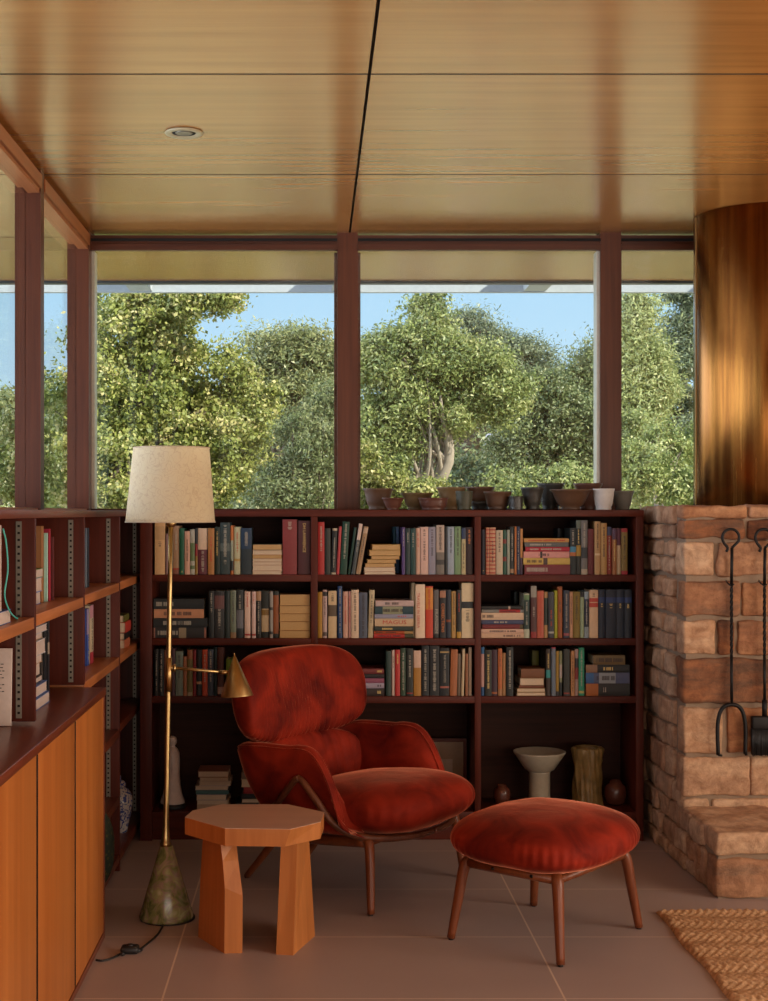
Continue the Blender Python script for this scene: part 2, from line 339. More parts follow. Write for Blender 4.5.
    def ellip(s, c, h, m, ex=2.4, ez=2.2, nu=64, nv=28, xf=None, nz=0, nsc=6):
        # superellipsoid: plan exponent ex, profile exponent ez
        vs = []
        def sp(v, e): return math.copysign(abs(v)**(2/e), v)
        for j in range(nv+1):
            ph = -PI/2 + PI*j/nv; cz = sp(math.sin(ph), ez); cr = sp(math.cos(ph), ez) if 0 < j < nv else 0.0
            for k in range(nu):
                th = 2*PI*k/nu; q = Vector((sp(math.cos(th), ex)*cr*h[0], sp(math.sin(th), ex)*cr*h[1], cz*h[2]))
                if nz: q += q.normalized()*nz*noise.fractal(q*nsc, 1, 2, 3)
                if xf: q = Vector(xf(q))
                vs.append(q + Vector(c))
        fs = [(j*nu+k, j*nu+(k+1) % nu, (j+1)*nu+(k+1) % nu, (j+1)*nu+k) for j in range(nv) for k in range(nu)]
        return s.add(vs, fs, m, True)
    def build(s, name, parent=None):
        me = bpy.data.meshes.new(name); me.from_pydata(s.v, [], s.f)
        for m in s.mats: me.materials.append(MATS[m] if isinstance(m, str) else m)
        me.polygons.foreach_set('material_index', s.m); me.polygons.foreach_set('use_smooth', s.sm); me.update()
        o = bpy.data.objects.new(name, me); C.objects.link(o)
        if parent: o.parent = parent
        return o
def tag(o, label, cat, group=None, kind=None):
    o['label'] = label; o['category'] = cat
    if group: o['group'] = group
    if kind: o['kind'] = kind
    return o
def empty(name, loc=(0, 0, 0), rz=0, label=None, cat=None, group=None, parent=None):
    o = bpy.data.objects.new(name, None); C.objects.link(o); o.location = loc; o.rotation_euler = (0, 0, rz); o.empty_display_size = .1
    if label: tag(o, label, cat, group)
    if parent: o.parent = parent
    return o
def struct(o): o['kind'] = 'structure'; return o
def bez(pts, n=12):
    # Catmull-Rom through points
    P = [Vector(p) for p in pts]; P = [P[0]*2-P[1]] + P + [P[-1]*2-P[-2]]; out = []
    for i in range(1, len(P)-2):
        for k in range(n):
            t = k/n; a, b, c, d = P[i-1:i+3]
            out.append(.5*((2*b) + (c-a)*t + (2*a-5*b+4*c-d)*t*t + (3*b-a-3*c+d)*t**3))
    out.append(P[-2]); return out
def text_mesh(s, size, name, mat, parent, matrix, xs=1.0, bold=0):
    cu = bpy.data.curves.new('t', 'FONT'); cu.body = s; cu.size = size; cu.extrude = .0003; cu.align_x = 'CENTER'; cu.align_y = 'CENTER'; cu.offset = bold
    cu.resolution_u = 2
    ob = bpy.data.objects.new('t', cu); me = bpy.data.meshes.new_from_object(ob); bpy.data.objects.remove(ob)
    me.materials.clear(); me.materials.append(MATS[mat]); o = bpy.data.objects.new(name, me); C.objects.link(o); o.parent = parent
    o.matrix_local = matrix @ Matrix.Diagonal((xs, 1, 1, 1)); return o

# ------------------------------------------------------------------ the room
XL, YB, ZC = -1.045, 6.45, 2.756          # window line left, window line back, ceiling
XR, YF = 4.6, -2.5
fl = MB(); fl.box(XL-.15, XR, YF, YB+.1, -.1, 0, 'floor_tile'); struct(fl.build('floor'))
# ceiling: plywood panels 1.22 m deep that run on outside as the soffit
ce = MB(); ce.box(-2.6, 6.8, -4.0, 7.80, ZC+.012, ZC+.25, plain('seam_brown', (.045, .026, .014), .8))
ys = [7.80, 6.56, 5.345, 4.12, 2.90, 1.68, .46, -.76, -1.98, -3.2]
xs_ = [-2.6, .162, 2.60, 5.04, 6.8]
for i in range(len(ys)-1):
    for j in range(len(xs_)-1):
        gx = .005
        ce.box(xs_[j]+gx, xs_[j+1]-gx, ys[i+1]+.006, ys[i]-.006, ZC+.0005, ZC+.013, 'seam_brown')
        ce.add([(xs_[j]+gx, ys[i+1]+.006, ZC), (xs_[j+1]-gx, ys[i+1]+.006, ZC), (xs_[j+1]-gx, ys[i]-.006, ZC), (xs_[j]+gx, ys[i]-.006, ZC)], [(0, 3, 2, 1)], 'ceiling_wood')
struct(ce.build('ceiling'))
# eaves: dark drip trim, then a white painted outer board with sky showing over it
t_ = MB(); t_.box(-2.6, 6.8, 7.80, 7.86, ZC-.012, ZC+.25, 'dark_trim'); struct(t_.build('trim_1'))
t_ = MB()
t_.box(-2.6, 6.8, 8.16, 8.20, ZC-.006, ZC+.22, 'white_paint')
for bx in (-2.3, -1.09, .10, 1.23, 2.46, 3.7, 4.9): t_.box(bx, bx+.13, 7.86, 8.16, ZC+.0, ZC+.2, 'white_paint')
struct(t_.build('trim_2'))
# walls
wl = MB(); wl.box(XL-.15, XL-.03, YF, YB+.1, 0, 1.455, 'case_z'); struct(wl.build('wall_left'))
wb = MB(); wb.box(XL-.15, XR, YB+.0, YB+.12, 0, 1.455, 'case_x'); struct(wb.build('wall_back'))
wr = MB()
wr.box(XR, XR+.12, 3.9, YB+.12, 0, ZC, 'plaster'); wr.box(XR, XR+.12, YF, -.7, 0, ZC, 'plaster')
wr.box(XR, XR+.12, -.7, 3.9, 0, .25, 'plaster'); wr.box(XR, XR+.12, -.7, 3.9, 2.45, ZC, 'plaster'); struct(wr.build('wall_right'))
wf = MB()
wf.box(XL-.15, -.7, YF-.12, YF, 0, ZC, 'plaster'); wf.box(3.9, XR+.12, YF-.12, YF, 0, ZC, 'plaster')
wf.box(-.7, 3.9, YF-.12, YF, 0, .25, 'plaster'); wf.box(-.7, 3.9, YF-.12, YF, 1.42, ZC, 'plaster'); struct(wf.build('wall_front'))
# back windows
posts_b = [XL-.0, .152, 1.380, 2.6, 3.85]
wn = 1
for i in range(4):
    x0, x1 = posts_b[i], posts_b[i+1]
    rt = struct(empty('window_%d' % wn, (0, 0, 0))); wn += 1
    p = MB()
    if i == 0: p.box(XL-.10, XL+.0, YB-.0, YB+.10, 1.455, ZC, 'frame_z')
    p.box(x1-.048, x1+.048, YB, YB+.10, 1.455, ZC, 'frame_z')
    p.build('post', rt)
    a, b = (x0+.048 if i else x0), x1-.048
    h = MB(); h.box(a, b, YB+.005, YB+.09, 2.69, ZC-.012, 'frame_x'); h.box(a, b, YB-.012, YB+.02, 2.672, 2.70, 'frame_x')
    h.box(a, b, YB-.004, YB+.03, 2.716, 2.728, 'dark_gap'); h.build('head_rail', rt)
    s_ = MB(); s_.box(a, b, YB+.0, YB+.1, 1.452, 1.468, 'frame_x'); s_.build('sill', rt)
    st = MB()
    for q, pale in ((a, i == 0), (b-.014, i == 1)): st.box(q, q+.014, YB+(.02 if pale else .055), YB+.095, 1.468, 2.672, plain('lit_bead', (.55, .53, .46), .4, .3) if pale else 'frame_z')  # two beads made pale: outdoor light on the frame edge put into their colour
    st.build('glazing_bead', rt)
    gl = MB(); gl.box(a, b, YB+.048, YB+.052, 1.468, 2.68, 'glass'); gl.build('pane', rt)
# left windows, post spacing 1.2 m
yl = [YB, 5.275, 4.06, 2.85, 1.64, .43, -.78, -2.0]
for i in range(len(yl)-1):
    y1, y0 = yl[i], yl[i+1]
    rt = struct(empty('window_%d' % wn, (0, 0, 0))); wn += 1
    far = y1
    p = MB(); p.box(XL-.10, XL-.035, y0, y0+.055, 1.455, ZC, 'frame_z'); p.box(XL-.035, XL, y0-.006, y0+.06, 1.455, ZC, 'frame_z'); p.build('post', rt)
    if i == 0:
        p = MB(); p.box(XL-.10, XL, YB-.06, YB-.0, 1.455, ZC, 'frame_z'); p.build('corner_post', rt); far = YB-.06
    h = MB(); h.box(XL-.09, XL-.02, y0+.06, far, 2.69, ZC, 'frame_y'); h.box(XL-.03, XL+.005, y0+.06, far, 2.685, ZC-.02, 'frame_y')
    h.box(XL-.05, XL-.005, y0+.06, far, 2.668, 2.684, 'frame_y'); h.build('head_rail', rt)
    s_ = MB(); s_.box(XL-.1, XL-.01, y0+.06, far, 1.452, 1.468, 'frame_y'); s_.build('sill', rt)
    gl = MB(); gl.box(XL-.062, XL-.058, y0+.055, far, 1.468, 2.69, 'glass'); gl.build('pane', rt)
# posts of the unseen right and rear openings that hold the fill lamps
rt = struct(empty('window_%d' % wn)); wn += 1  # unseen right opening, holds a fill lamp
p = MB()
for y in (-.7, .8, 2.35, 3.84): p.box(XR+.02, XR+.1, y, y+.06, .25, 2.45, 'frame_z')
p.build('post', rt)
rt = struct(empty('window_%d' % wn)); wn += 1  # unseen rear opening, holds a fill lamp
p = MB()
for x in (-.7, .8, 2.35, 3.84): p.box(x, x+.06, YF-.1, YF-.02, .25, 1.42, 'frame_z')
p.build('post', rt)
# recessed ceiling light
rl = empty('recessed_light', (-.45, 4.747, ZC), 0, 'small round recessed ceiling light with a pale ring', 'ceiling light')
m = MB(); m.lathe([(.040, -.001), (.064, -.001), (.066, -.004), (.062, -.008), (.046, -.008), (.040, -.003)], plain('lamp_ring', (.40, .33, .20), .35)); m.build('ring', rl)
m = MB(); m.lathe([(.041, -.0035), (.041, -.001), (.001, -.001), (.001, -.003)], 'dark_gap'); m.lathe([(.018, -.004), (.027, -.006), (.030, -.0035)], 'standard_metal'); m.build('reflector', rl)

# ------------------------------------------------------------------ bookcases
YFRONT = 6.105
SH = [1.175, .894, .638, .128]
bc = empty('bookcase', (.35, YFRONT, 0), 0, 'low dark red wood bookcase of three bays under the back windows', 'bookcase')
def bpart(name, x0, x1, y0, y1, z0, z1, mt, par=bc, bev=.0015):
    l = par.location; m = MB(); m.box(x0-l[0], x1-l[0], y0-l[1], y1-l[1], z0-l[2], z1-l[2], mt, bev); return m.build(name, par)
XB = [wx(140, YFRONT), wx(152, YFRONT), wx(310.8, YFRONT), wx(317.6, YFRONT), wx(474.7, YFRONT), wx(481, YFRONT), wx(636, YFRONT), wx(643.6, YFRONT)]
bpart('top_board', XB[0], XB[7], YFRONT-.002, YB-.002, 1.432, 1.461, 'case_x')
for i, (a, b) in enumerate(((0, 1), (2, 3), (4, 5), (6, 7))):
    bpart('side_panel' if i in (0, 3) else 'divider', XB[a], XB[b], YFRONT, YB-.004, 0 if i in (0, 3) else .09, 1.432, 'case_z')
for (a, b) in ((1, 2), (3, 4), (5, 6)):
    for z in SH: bpart('shelf', XB[a], XB[b], YFRONT+.001, YB-.03, z-.030, z, 'case_x')
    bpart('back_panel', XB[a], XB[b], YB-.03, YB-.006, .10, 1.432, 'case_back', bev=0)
bpart('plinth', XB[1], XB[6], YFRONT+.025, YB-.03, 0, .098, 'case_x')
# left bookcase
XF, XBK = -.79, -1.07
lb = empty('bookcase', (XF, 4.3, 0), 0, 'long dark red wood bookcase with metal shelf strips, along the left windows', 'bookcase')
bpart('top_board', XBK, XF+.002, 2.2, YB-.002, 1.434, 1.458, 'case_y', lb)
DV = [3.07, 3.90, 4.73, 5.59, 6.40]
for y in DV: bpart('divider', XBK, XF, y, y+.020, .0 if y > 5 else .86, 1.434, 'case_z', lb)
# shelf boards per bay
for k, (y0, y1, zs) in enumerate(((2.25, 3.07, (1.16,)), (3.09, 3.90, (1.155,)), (3.92, 4.73, (1.16,)), (4.75, 5.59, (1.165, .865, .573, .300, .065)), (5.61, 6.40, (1.168, .868, .590, .065)))):
    for z in zs: bpart('shelf', XBK, XF-.002, y0, y1, z-.033, z, 'shelf_lit' if z > .8 else 'case_y', lb)
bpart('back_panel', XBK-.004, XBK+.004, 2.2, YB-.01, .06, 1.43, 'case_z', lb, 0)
bpart('plinth', XBK, XF-.02, 4.75, 6.40, 0, .032, 'case_y', lb)
for y in DV:
    for xx in (XF-.045, XBK+.06):
        z0 = .07 if y > 4.8 else .87
        m = MB(); m.box(xx-.008, xx+.008, -.0025, 0, z0, 1.425, 'standard_metal')
        z = z0+.012
        while z < 1.415: m.box(xx-.0035, xx+.0035, -.0031, -.0024, z, z+.0065, 'dark_gap'); z += .0195
        o = m.build('shelf_standard', lb); o.location = (-XF, y-4.3, 0)
# low cabinet with doors
cb = empty('cabinet', (-.88, 3.6, 0), 0, 'low orange wood cabinet with flat doors and a projecting reddish top', 'cabinet')
bpart('body', XBK+.005, -.735, 2.3, 4.722, .0, .826, 'cabinet_top', cb)
m = MB(); m.box(-.735+.88, -.733+.88, 2.31-3.6, 4.70-3.6, .02, .825, 'dark_gap'); m.build('door_gap_shade', cb)  # dark sheet behind the doors, painted in for the shade of the gaps
bpart('countertop', XBK+.005, -.713, 2.3, 4.727, .827, .853, 'cabinet_top', cb, .003)
for (a, b) in ((2.44, 2.994), (3.016, 3.570), (3.593, 4.138), (4.161, 4.702)):
    m = MB(); m.box(-.733+.88+.0005, -.719+.88, a-3.6, b-3.6, .024, .826, 'cabinet_door', .0015)
    for e_ in (a-3.6-.0006, b-3.6-.0004): m.box(-.733+.88, -.7195+.88, e_, e_+.001, .025, .825, 'dark_gap')  # door ends painted dark to draw the shade between doors
    m.build('door', cb)
m = MB(); m.box(-.735+.88, -.717+.88, 4.704-3.6, 4.722-3.6, 0, .826, 'cabinet_top'); m.build('end_stile', cb)
m = MB(); m.box(-.735+.88, -.717+.88, 2.3-3.6, 4.703-3.6, 0, .022, 'cabinet_top'); m.build('base_rail', cb)

# ------------------------------------------------------------------ stone chimney
random.seed(3)
ch = MB(); tints = []
YCH, XCH = 5.632, 1.503
ch.box(XCH+.011, 3.2, YCH+.013, YB-.01, 0, 1.462, 'mortar')
ch.box(XCH+.011, 3.2, 5.195, YCH+.1, 0, .235, 'mortar')
def stone(x0, x1, y0, y1, z0, z1, pale, rust, nz=.007):
    a = len(ch.v); ch.rbox(((x0+x1)/2, (y0+y1)/2, (z0+z1)/2), ((x1-x0)/2, (y1-y0)/2, (z1-z0)/2), .012, 'stone', .016, nz*1.5, 9)
    tints.append((a, len(ch.v), pale+R.uniform(-.05, .18), rust+R.uniform(-.10, .10)))
def fz(py): return wz(py, YCH)
def fx(px): return wx(px, YCH)
rows = [ (505.8,517.5,[(683,747,.2,.2),(750,800,.2,.3),(803,900,.2,.2)]),
 (519.5,538.5,[(683,745,.1,.45),(747.5,790,.0,.5),(793,880,.2,.2)]),
 (542,575.5,[(683,714,.25,.15),(718,772,.2,.2),(776,860,.2,.3)]),
 (581.5,616,[(683,739,.1,.35),(742.5,800,.1,.3),(803,870,.2,.2)]),
 (620.5,655,[(683,715.5,.35,.05),(718.5,735,.05,.5),(737.5,790,.15,.3),(793,880,.2,.2)]),
 (659,703,[(683,775,.0,.62),(779,870,.1,.3)]),
 (707,753.5,[(683,722,.4,.05),(727.5,768,.05,.4),(771,860,.2,.3)]),
 (757,796,[(683,750,.35,.08),(751,830,.35,.12),(834,890,.2,.2)]),
 (799,811,[(683,709,.6,.0),(712,790,.5,.05),(793,860,.4,.1)])]
for (ya, yb_, st_) in rows:
    z1, z0 = fz(ya), fz(yb_)
    for (a, b, p, q) in st_:
        d = .10 + .05*R.random()
        prj = R.uniform(0, .008)
        if a == 683: stone(XCH-.004, fx(b), YCH-prj, YCH+.085+.05*R.random(), z0, z1, p, q)
        else: stone(fx(a), min(fx(b), 3.25), YCH-prj, YCH+d, z0, z1, p, q)
# side face stones (facing the bookcase)
zrows = [(1.474, 1.405), (1.398, 1.340), (1.328, 1.268), (1.262, 1.195), (1.172, 1.100), (1.092, 1.030), (1.015, .945), (.938, .868), (.855, .770), (.762, .680), (.660, .560), (.550, .462), (.455, .345), (.335, .245), (.238, .155), (.148, .065), (.060, .002)]
for k, (z1, z0) in enumerate(zrows):
    y = YCH+.15 if z0 > .25 else 5.30 + .12*R.random()
    if z0 <= .25 and z0 > .2: y = YCH+.02
    while y < 6.36:
        L = R.uniform(.12, .27); y2 = min(y+L, 6.40)
        if 6.40-y2 < .07: y2 = 6.40
        stone(XCH-.004-R.uniform(0, .008), XCH+.08, y, y2, z0, z1, R.uniform(.3, .75), R.uniform(-.05, .42)); y = y2+.013
# hearth: two courses
stone(XCH, wx(850, 5.19), 5.175, YCH+.01, .168, .252, .35, .1, .006)
stone(XCH, wx(850, 5.19)-.1, 5.182, 5.32, .004, .150, .15, .40, .006)
stone(XCH-.002, XCH+.1, 5.33, YCH-.02, .004, .15, .45, .12)
stone(XCH-.002, XCH+.1, YCH-.01, YCH+.2, .004, .15, .45, .22)
co = ch.build('chimney'); tag(co, 'rough stone chimney and hearth step of golden brown blocks', 'chimney')
ca = co.data.color_attributes.new('tint', 'FLOAT_COLOR', 'POINT')
arr = np.zeros((len(ch.v), 4), dtype=np.float32); arr[:, 3] = 1
for a, b, p, q in tints: arr[a:b, 0] = max(0, p); arr[a:b, 1] = q
ca.data.foreach_set('color', arr.ravel())
# copper flue
fu = empty('chimney_flue', (1.98, 6.10, 1.474), 0, 'large polished copper flue cylinder rising from the stone chimney', 'flue')
m = MB(); m.lathe([(.298, .0), (.300, .004), (.300, ZC-1.478), (.298, ZC-1.475)], 'copper', n=96); m.build('pipe', fu)
m = MB(); m.box(-.303, -.299, -.006, .006, .01, ZC-1.48, 'brass_dark'); m.build('seam', fu)

# ------------------------------------------------------------------ fire tools
def hook(m, cx, cz, r, y):
    pts = []
    for k in range(15):
        a = math.radians(-32 + k*(200+32)/14); pts.append((cx + r*math.cos(a), y, cz + r*math.sin(a)))
    pts = [(cx+.004, y, cz-r*1.25)] + pts + [(cx-r*.75, y, cz-r*.75), (cx-r*.35, y, cz-r*1.25), (cx-r*.55, y, cz-r*1.7)]
    m.tube(bez(pts, 3), [.006]*1 if False else .0058, 'black_metal', 8)
YT = 5.60
def twist(m, x, z0, z1):
    N = 60; vs = []; fs = []
    for i in range(N+1):
        z = z0 + (z1-z0)*i/N; a = i/N*6*PI
        for k in range(4): an = a + k*PI/2; vs.append((x+.0068*math.cos(an), YT+.0068*math.sin(an), z))
    for i in range(N):
        for k in range(4): fs.append((i*4+k, i*4+(k+1) % 4, (i+1)*4+(k+1) % 4, (i+1)*4+k))
    m.add(vs, fs, 'black_metal')
def fire_tool(px, name, label, cat):
    x = wx(px, YT); rt = empty(name, (x, YT, wz(755, YT)), 0, label, cat, 'fire tools hanging on the stone chimney')
    L = Vector(rt.location)
    m = MB(); hook(m, x-.003, wz(537.5, YT), .034, YT); 
    m.tube([(x+.002, YT, wz(548, YT)), (x, YT, wz(584, YT))], .0062, 'black_metal')
    twist(m, x, wz(656, YT), wz(583, YT)); m.tube([(x, YT, wz(655, YT)), (x+.001, YT, wz(706, YT))], .006, 'black_metal')
    m.v = [tuple(Vector(v)-L) for v in m.v]; m.build('shaft', rt)
    m = MB(); m.tube([(x-.016, YCH-.03+.02, wz(581, YT)), (x-.016, YT-.0, wz(583, YT)), (x-.004, YT-.008, wz(586, YT)), (x+.008, YT-.01, wz(584, YT))], .003, 'black_metal', 6); m.v = [tuple(Vector(v)-L) for v in m.v]; m.build('hanging_peg', rt)
    return rt, x, L
rt, x, L = fire_tool(731.5, 'fire_tongs', 'black iron hearth tool with hooked top and U shaped end on chimney', 'fire tool')
m = MB(); hw = .052
m.tube(bez([(x-hw-.002+.0, YT, wz(755, YT)), (x-hw-.004, YT, wz(725, YT)), (x-hw*.75, YT, wz(709, YT)), (x, YT, wz(704.5, YT)), (x+hw*.75, YT, wz(709, YT)), (x+hw+.004, YT, wz(725, YT)), (x+hw+.004, YT, wz(754, YT))], 8), .0082, 'black_metal', 8)
m.tube([(x+hw+.002, YT, wz(754.5, YT)), (x+hw+.012, YT, wz(754.5, YT))], .005, 'black_metal', 6)
m.tube([(x-hw-.002, YT, wz(755, YT)), (x-hw+.014, YT, wz(755.5, YT))], .005, 'black_metal', 6)
m.v = [tuple(Vector(v)-L) for v in m.v]; m.build('fork', rt)
rt, x, L = fire_tool(764.5, 'hearth_broom', 'black hearth broom with twisted iron handle hanging on chimney at right edge', 'broom')
m = MB(); m.box(x-.054, x+.054, YT-.018, YT+.012, wz(729, YT), wz(716, YT), 'black_metal', .006); m.tube([(x, YT, wz(700, YT)), (x, YT, wz(717, YT))], .01, 'black_metal'); m.v = [tuple(Vector(v)-L) for v in m.v]; m.build('broom_head', rt)
m = MB()
for k in range(34):
    for q in range(3):
        bx = x-.052+.104*k/33; by = YT-.012+.009*q
        m.tube([(bx, by, wz(728, YT)), (bx*1+R.uniform(-.003, .003), by+R.uniform(-.004, .003), wz(755, YT)+R.uniform(-.003, .004))], .0022, 'black_rubber', 4)
m.v = [tuple(Vector(v)-L) for v in m.v]; m.build('bristles', rt)
for q_ in bpy.data.objects:
    pass

# ------------------------------------------------------------------ rug
def rug():
    x0, y1 = 1.235, 5.01; W, D = 1.9, 2.2
    nx, ny = 240, 340; vs = []; fs = []
    for j in range(ny+1):
        for i in range(nx+1):
            x = W*i/nx; y = -D*j/ny
            band = math.sin(y*2*PI/.155 + .9*math.sin(x*2.0) + 1.2*noise.noise(Vector((x*2, y*2, 0))))
            # slanted braid ribs, leaning the other way in alternate bands
            s = 1 if band > 0 else -1
            rib = math.sin((x + s*y*.7)*2*PI/.028)*.0028 * min(1, abs(band)*2.2+.3)*1.7
            row = math.sin(y*2*PI/.018)*.0016
            h = .014 + rib + row + .0045*noise.noise(Vector((x*6, y*6, 2))) + .003*band
            edge = min(i, nx-i, j, ny-j)
            if edge == 0: h = .001
            elif edge == 1: h *= .8
            ex = .012*noise.noise(Vector((y*4, 0, 5))) if i < 6 else 0
            ey = .010*noise.noise(Vector((x*4, 3, 0))) if j < 6 else 0
            vs.append((x+ex, y+ey, h))
    for j in range(ny):
        for i in range(nx): k = j*(nx+1)+i; fs.append((k, k+nx+1, k+nx+2, k+1))
    m = MB(); m.add(vs, fs, 'jute', True); o = m.build('rug'); o.location = (x0, y1, 0)
    tag(o, 'thick braided jute rug in tan, in front of the stone hearth', 'rug')
rug()

# ------------------------------------------------------------------ armchair
def cushion_pleats(q, n, amp): return amp*math.sin(q*n)
ac = empty('armchair', (.12, 5.44, 0), math.atan2(-.6, .8), 'rust red velvet lounge armchair with high headrest and walnut legs, by the bookcase', 'armchair')
def shell():
    m = MB(); nt_ = 84; vs = []; 
    def plan(u, hw, bk, fr, ex):
        # u in -1..1; U-shaped path from near front (s<0) round the back to far front
        ang = PI/2 + u*PI/2
        if abs(u) > .52:
            t = (abs(u)-.52)/.48; f0 = 0.0
            return (f0 + (fr-f0)*t, math.copysign(hw, u))
        a = u/.52*PI/2; c_, s_ = math.cos(a), math.sin(a)
        return (0.0 + bk*abs(c_)**(2/ex), math.copysign(hw*abs(s_)**(2/ex), s_))
    NS = 7; NR = 6; NI = 9
    for i in range(nt_+1):
        u = -1 + 2*i/nt_
        tf, ts = plan(u, .383, -.300, .245, 6.0); bf, bs = plan(u, .315, -.175, .315, 4.0)
        e = max(0, (abs(u)-.66)/.34)
        zt = .534 + .029*max(0, min(1, (abs(u)-.25)/.35)) - .245*e**2.3
        zb = .272 - .02*(1-abs(u))
        T = Vector((tf, ts, zt)); B = Vector((bf, bs, zb))
        e2 = plan(min(1, u+.02), .383, -.30, .245, 4); e1 = plan(max(-1, u-.02), .383, -.30, .245, 4)
        tg = Vector((e2[0]-e1[0], e2[1]-e1[1], 0)).normalized(); nrm = Vector((tg.y, -tg.x, 0))
        if nrm.dot(Vector((tf-.1 if abs(u) < .5 else 0, ts, 0))) < 0: nrm = -nrm
        th = .052*(1-.35*e); rr = th/2; ring = []
        for k in range(NS): 
            t = k/(NS-1); p = B.lerp(T, t); ring.append(p + nrm*(.022*math.sin(PI*t)))
        for k in range(1, NR): 
            a = PI*k/NR; ring.append(T - nrm*rr + nrm*rr*math.cos(a) + Vector((0, 0, rr*math.sin(a))))
        Ti = T - nrm*th; Bi = B - nrm*th*.8
        for k in range(NI):
            t = k/(NI-1); p = Ti.lerp(Bi, t); pl = .0035*math.sin(u*95)*math.sin(PI*t)*(1 if abs(u) < .5 else .25)
            ring.append(p - nrm*(.018*math.sin(PI*t)+pl))
        vs += ring
    K = NS+NR-1+NI; fs = []
    for i in range(nt_):
        for k in range(K-1): fs.append((i*K+k, (i+1)*K+k, (i+1)*K+k+1, i*K+k+1))
        fs.append((i*K+K-1, (i+1)*K+K-1, (i+1)*K, i*K))
    fs += [list(range(K)), [nt_*K+k for k in range(K)][::-1]]
    m.add(vs, fs, 'velvet', True)
    # seam welt along the rim
    for off, sgn in ((2, 1), ):
        for side in (0,):
            m.tube([vs[i*K+NS+0] for i in range(nt_+1)], .0035, 'velvet', 6)
            m.tube([vs[i*K+NS+NR-2] for i in range(nt_+1)], .0035, 'velvet', 6)
    # seat pan under the cushion
    m.ellip((.085, 0, .315), (.30, .315, .062), 'velvet', 3, 2.2)
    return m
shell().build('shell', ac)
m = MB()
def seatxf(q):
    t = q.x/.32; z = q.z*(1+.12*t) + .016*t
    x = q.x; s = q.y*(1+.06*t)
    pz = .003*math.sin(math.atan2(q.y, q.x)*46)*max(0, 1-abs(q.z)/.05)*(1 if q.x > .1 else 0)
    return (x*(1+pz*3), s*(1+pz*3), z - .10*max(0, -t)*.12)
m.ellip((.152, 0, .346), (.340, .322, .104), 'velvet', 3.0, 2.3, 160, 36, seatxf, .006, 5)
m.build('seat_cushion', ac)
m = MB()
m.ellip((-.205, 0, .452), (.050, .315, .115), 'velvet', 3.2, 3.2, 220, 28, lambda q: (q.x - .22*q.z + .05*abs(q.y/.3)**4 - .007*abs(math.cos(q.y*62))**10, q.y, q.z))
m.build('back_cushion', ac)
m = MB()
def headxf(q):
    # q.x = s, q.y = vertical, q.z = thickness towards the front
    s, z, f = q.x, q.y, q.z
    amp = math.exp(-((s+.05)/.19)**2)*math.exp(-((z+.01)/.11)**2)
    wv = 4*noise.noise(Vector((s*6, z*3.5, 0)))
    pl = -(.0105*abs(math.cos(s*150+wv))**7 + .006*abs(math.cos(s*97+wv*1.6))**9) * amp if f > 0 else 0
    pl -= .009*abs(math.cos(s*105+wv))**6*math.exp(-((z+.155)/.05)**2)
    f2 = f + pl + .010*noise.noise(Vector((s*7, z*7, 1)))*(1 if f > 0 else 0)
    return (f2 + .045*(s/.35)**2 - .16*z, s, z)
NA, NB_ = 330, 72; vs = []; hs, hz, hf, ez = .392, .180, .082, 3.5
for i in range(NA+1):
    t = -1 + 2*i/NA; ss = hs*math.sin(PI/2*t)*.9999; k_ = (1-abs(ss/hs)**ez)**(1/ez)
    for k in range(NB_):
        a = 2*PI*k/NB_; c_, s_ = math.cos(a), math.sin(a)
        f_ = hf*math.copysign(abs(c_)**(2/2.3), c_)*k_**.8; z_ = hz*math.copysign(abs(s_)**(2/2.6), s_)*k_
        q = headxf(Vector((ss, z_, f_))); vs.append((q[0]-.270, q[1]+.006, q[2]+.724))
m.add(vs, [(i*NB_+k, (i+1)*NB_+k, (i+1)*NB_+(k+1) % NB_, i*NB_+(k+1) % NB_) for i in range(NA) for k in range(NB_)] + [list(range(NB_)), [NA*NB_+k for k in range(NB_)][::-1]], 'velvet', True)
m.build('headrest', ac)
for sg in (-1, 1):
    m = MB()
    m.tube(bez([(-.17, sg*.315, .262), (-.06, sg*.362, .355), (.055, sg*.402, .462), (.082, sg*.404, .474)], 6), [.013]*19, 'walnut', 10)
    m.tube(bez([(.070, sg*.402, .478), (.10, sg*.404, .462), (.15, sg*.396, .405), (.205, sg*.375, .330), (.27, sg*.335, .284), (.34, sg*.255, .264), (.395, sg*.12, .256), (.402, 0, .254)], 6), [.0115+.003*math.sin(PI*k/42) for k in range(43)], 'walnut', 10)
    m.build('frame_arm', ac)
for sg in (-1, 1):
    m = MB()
    m.tube(bez([(.345, sg*.325, 0.006), (.334, sg*.312, .12), (.320, sg*.298, .235), (.300, sg*.286, .258)], 6), [.0138+.0072*k/18 for k in range(19)], 'walnut_leg', 12)
    m.lathe([(.009, 0), (.010, .006), (.009, .008)], 'black_rubber', (.345, sg*.325, 0), 12); m.build('leg', ac)
    m = MB()
    m.tube(bez([(-.345, sg*.192, .006), (-.275, sg*.182, .09), (-.205, sg*.172, .175), (-.17, sg*.172, .195)], 6), [.013+.006*k/18 for k in range(19)], 'walnut_leg', 12)
    m.lathe([(.009, 0), (.010, .006), (.009, .008)], 'black_rubber', (-.345, sg*.192, 0), 12); m.build('leg', ac)
    m = MB(); m.tube(bez([(.303, sg*.290, .252), (.05, sg*.24, .218), (-.19, sg*.172, .188)], 8), .0205, 'walnut_leg', 10); m.build('side_rail', ac)
m = MB(); m.tube([(.30, -.29, .25), (.30, .29, .25)], .016, 'walnut_leg'); m.build('cross_rail', ac)
m = MB(); m.tube([(-.18, -.172, .19), (-.18, .172, .19)], .016, 'walnut_leg'); m.build('cross_rail', ac)
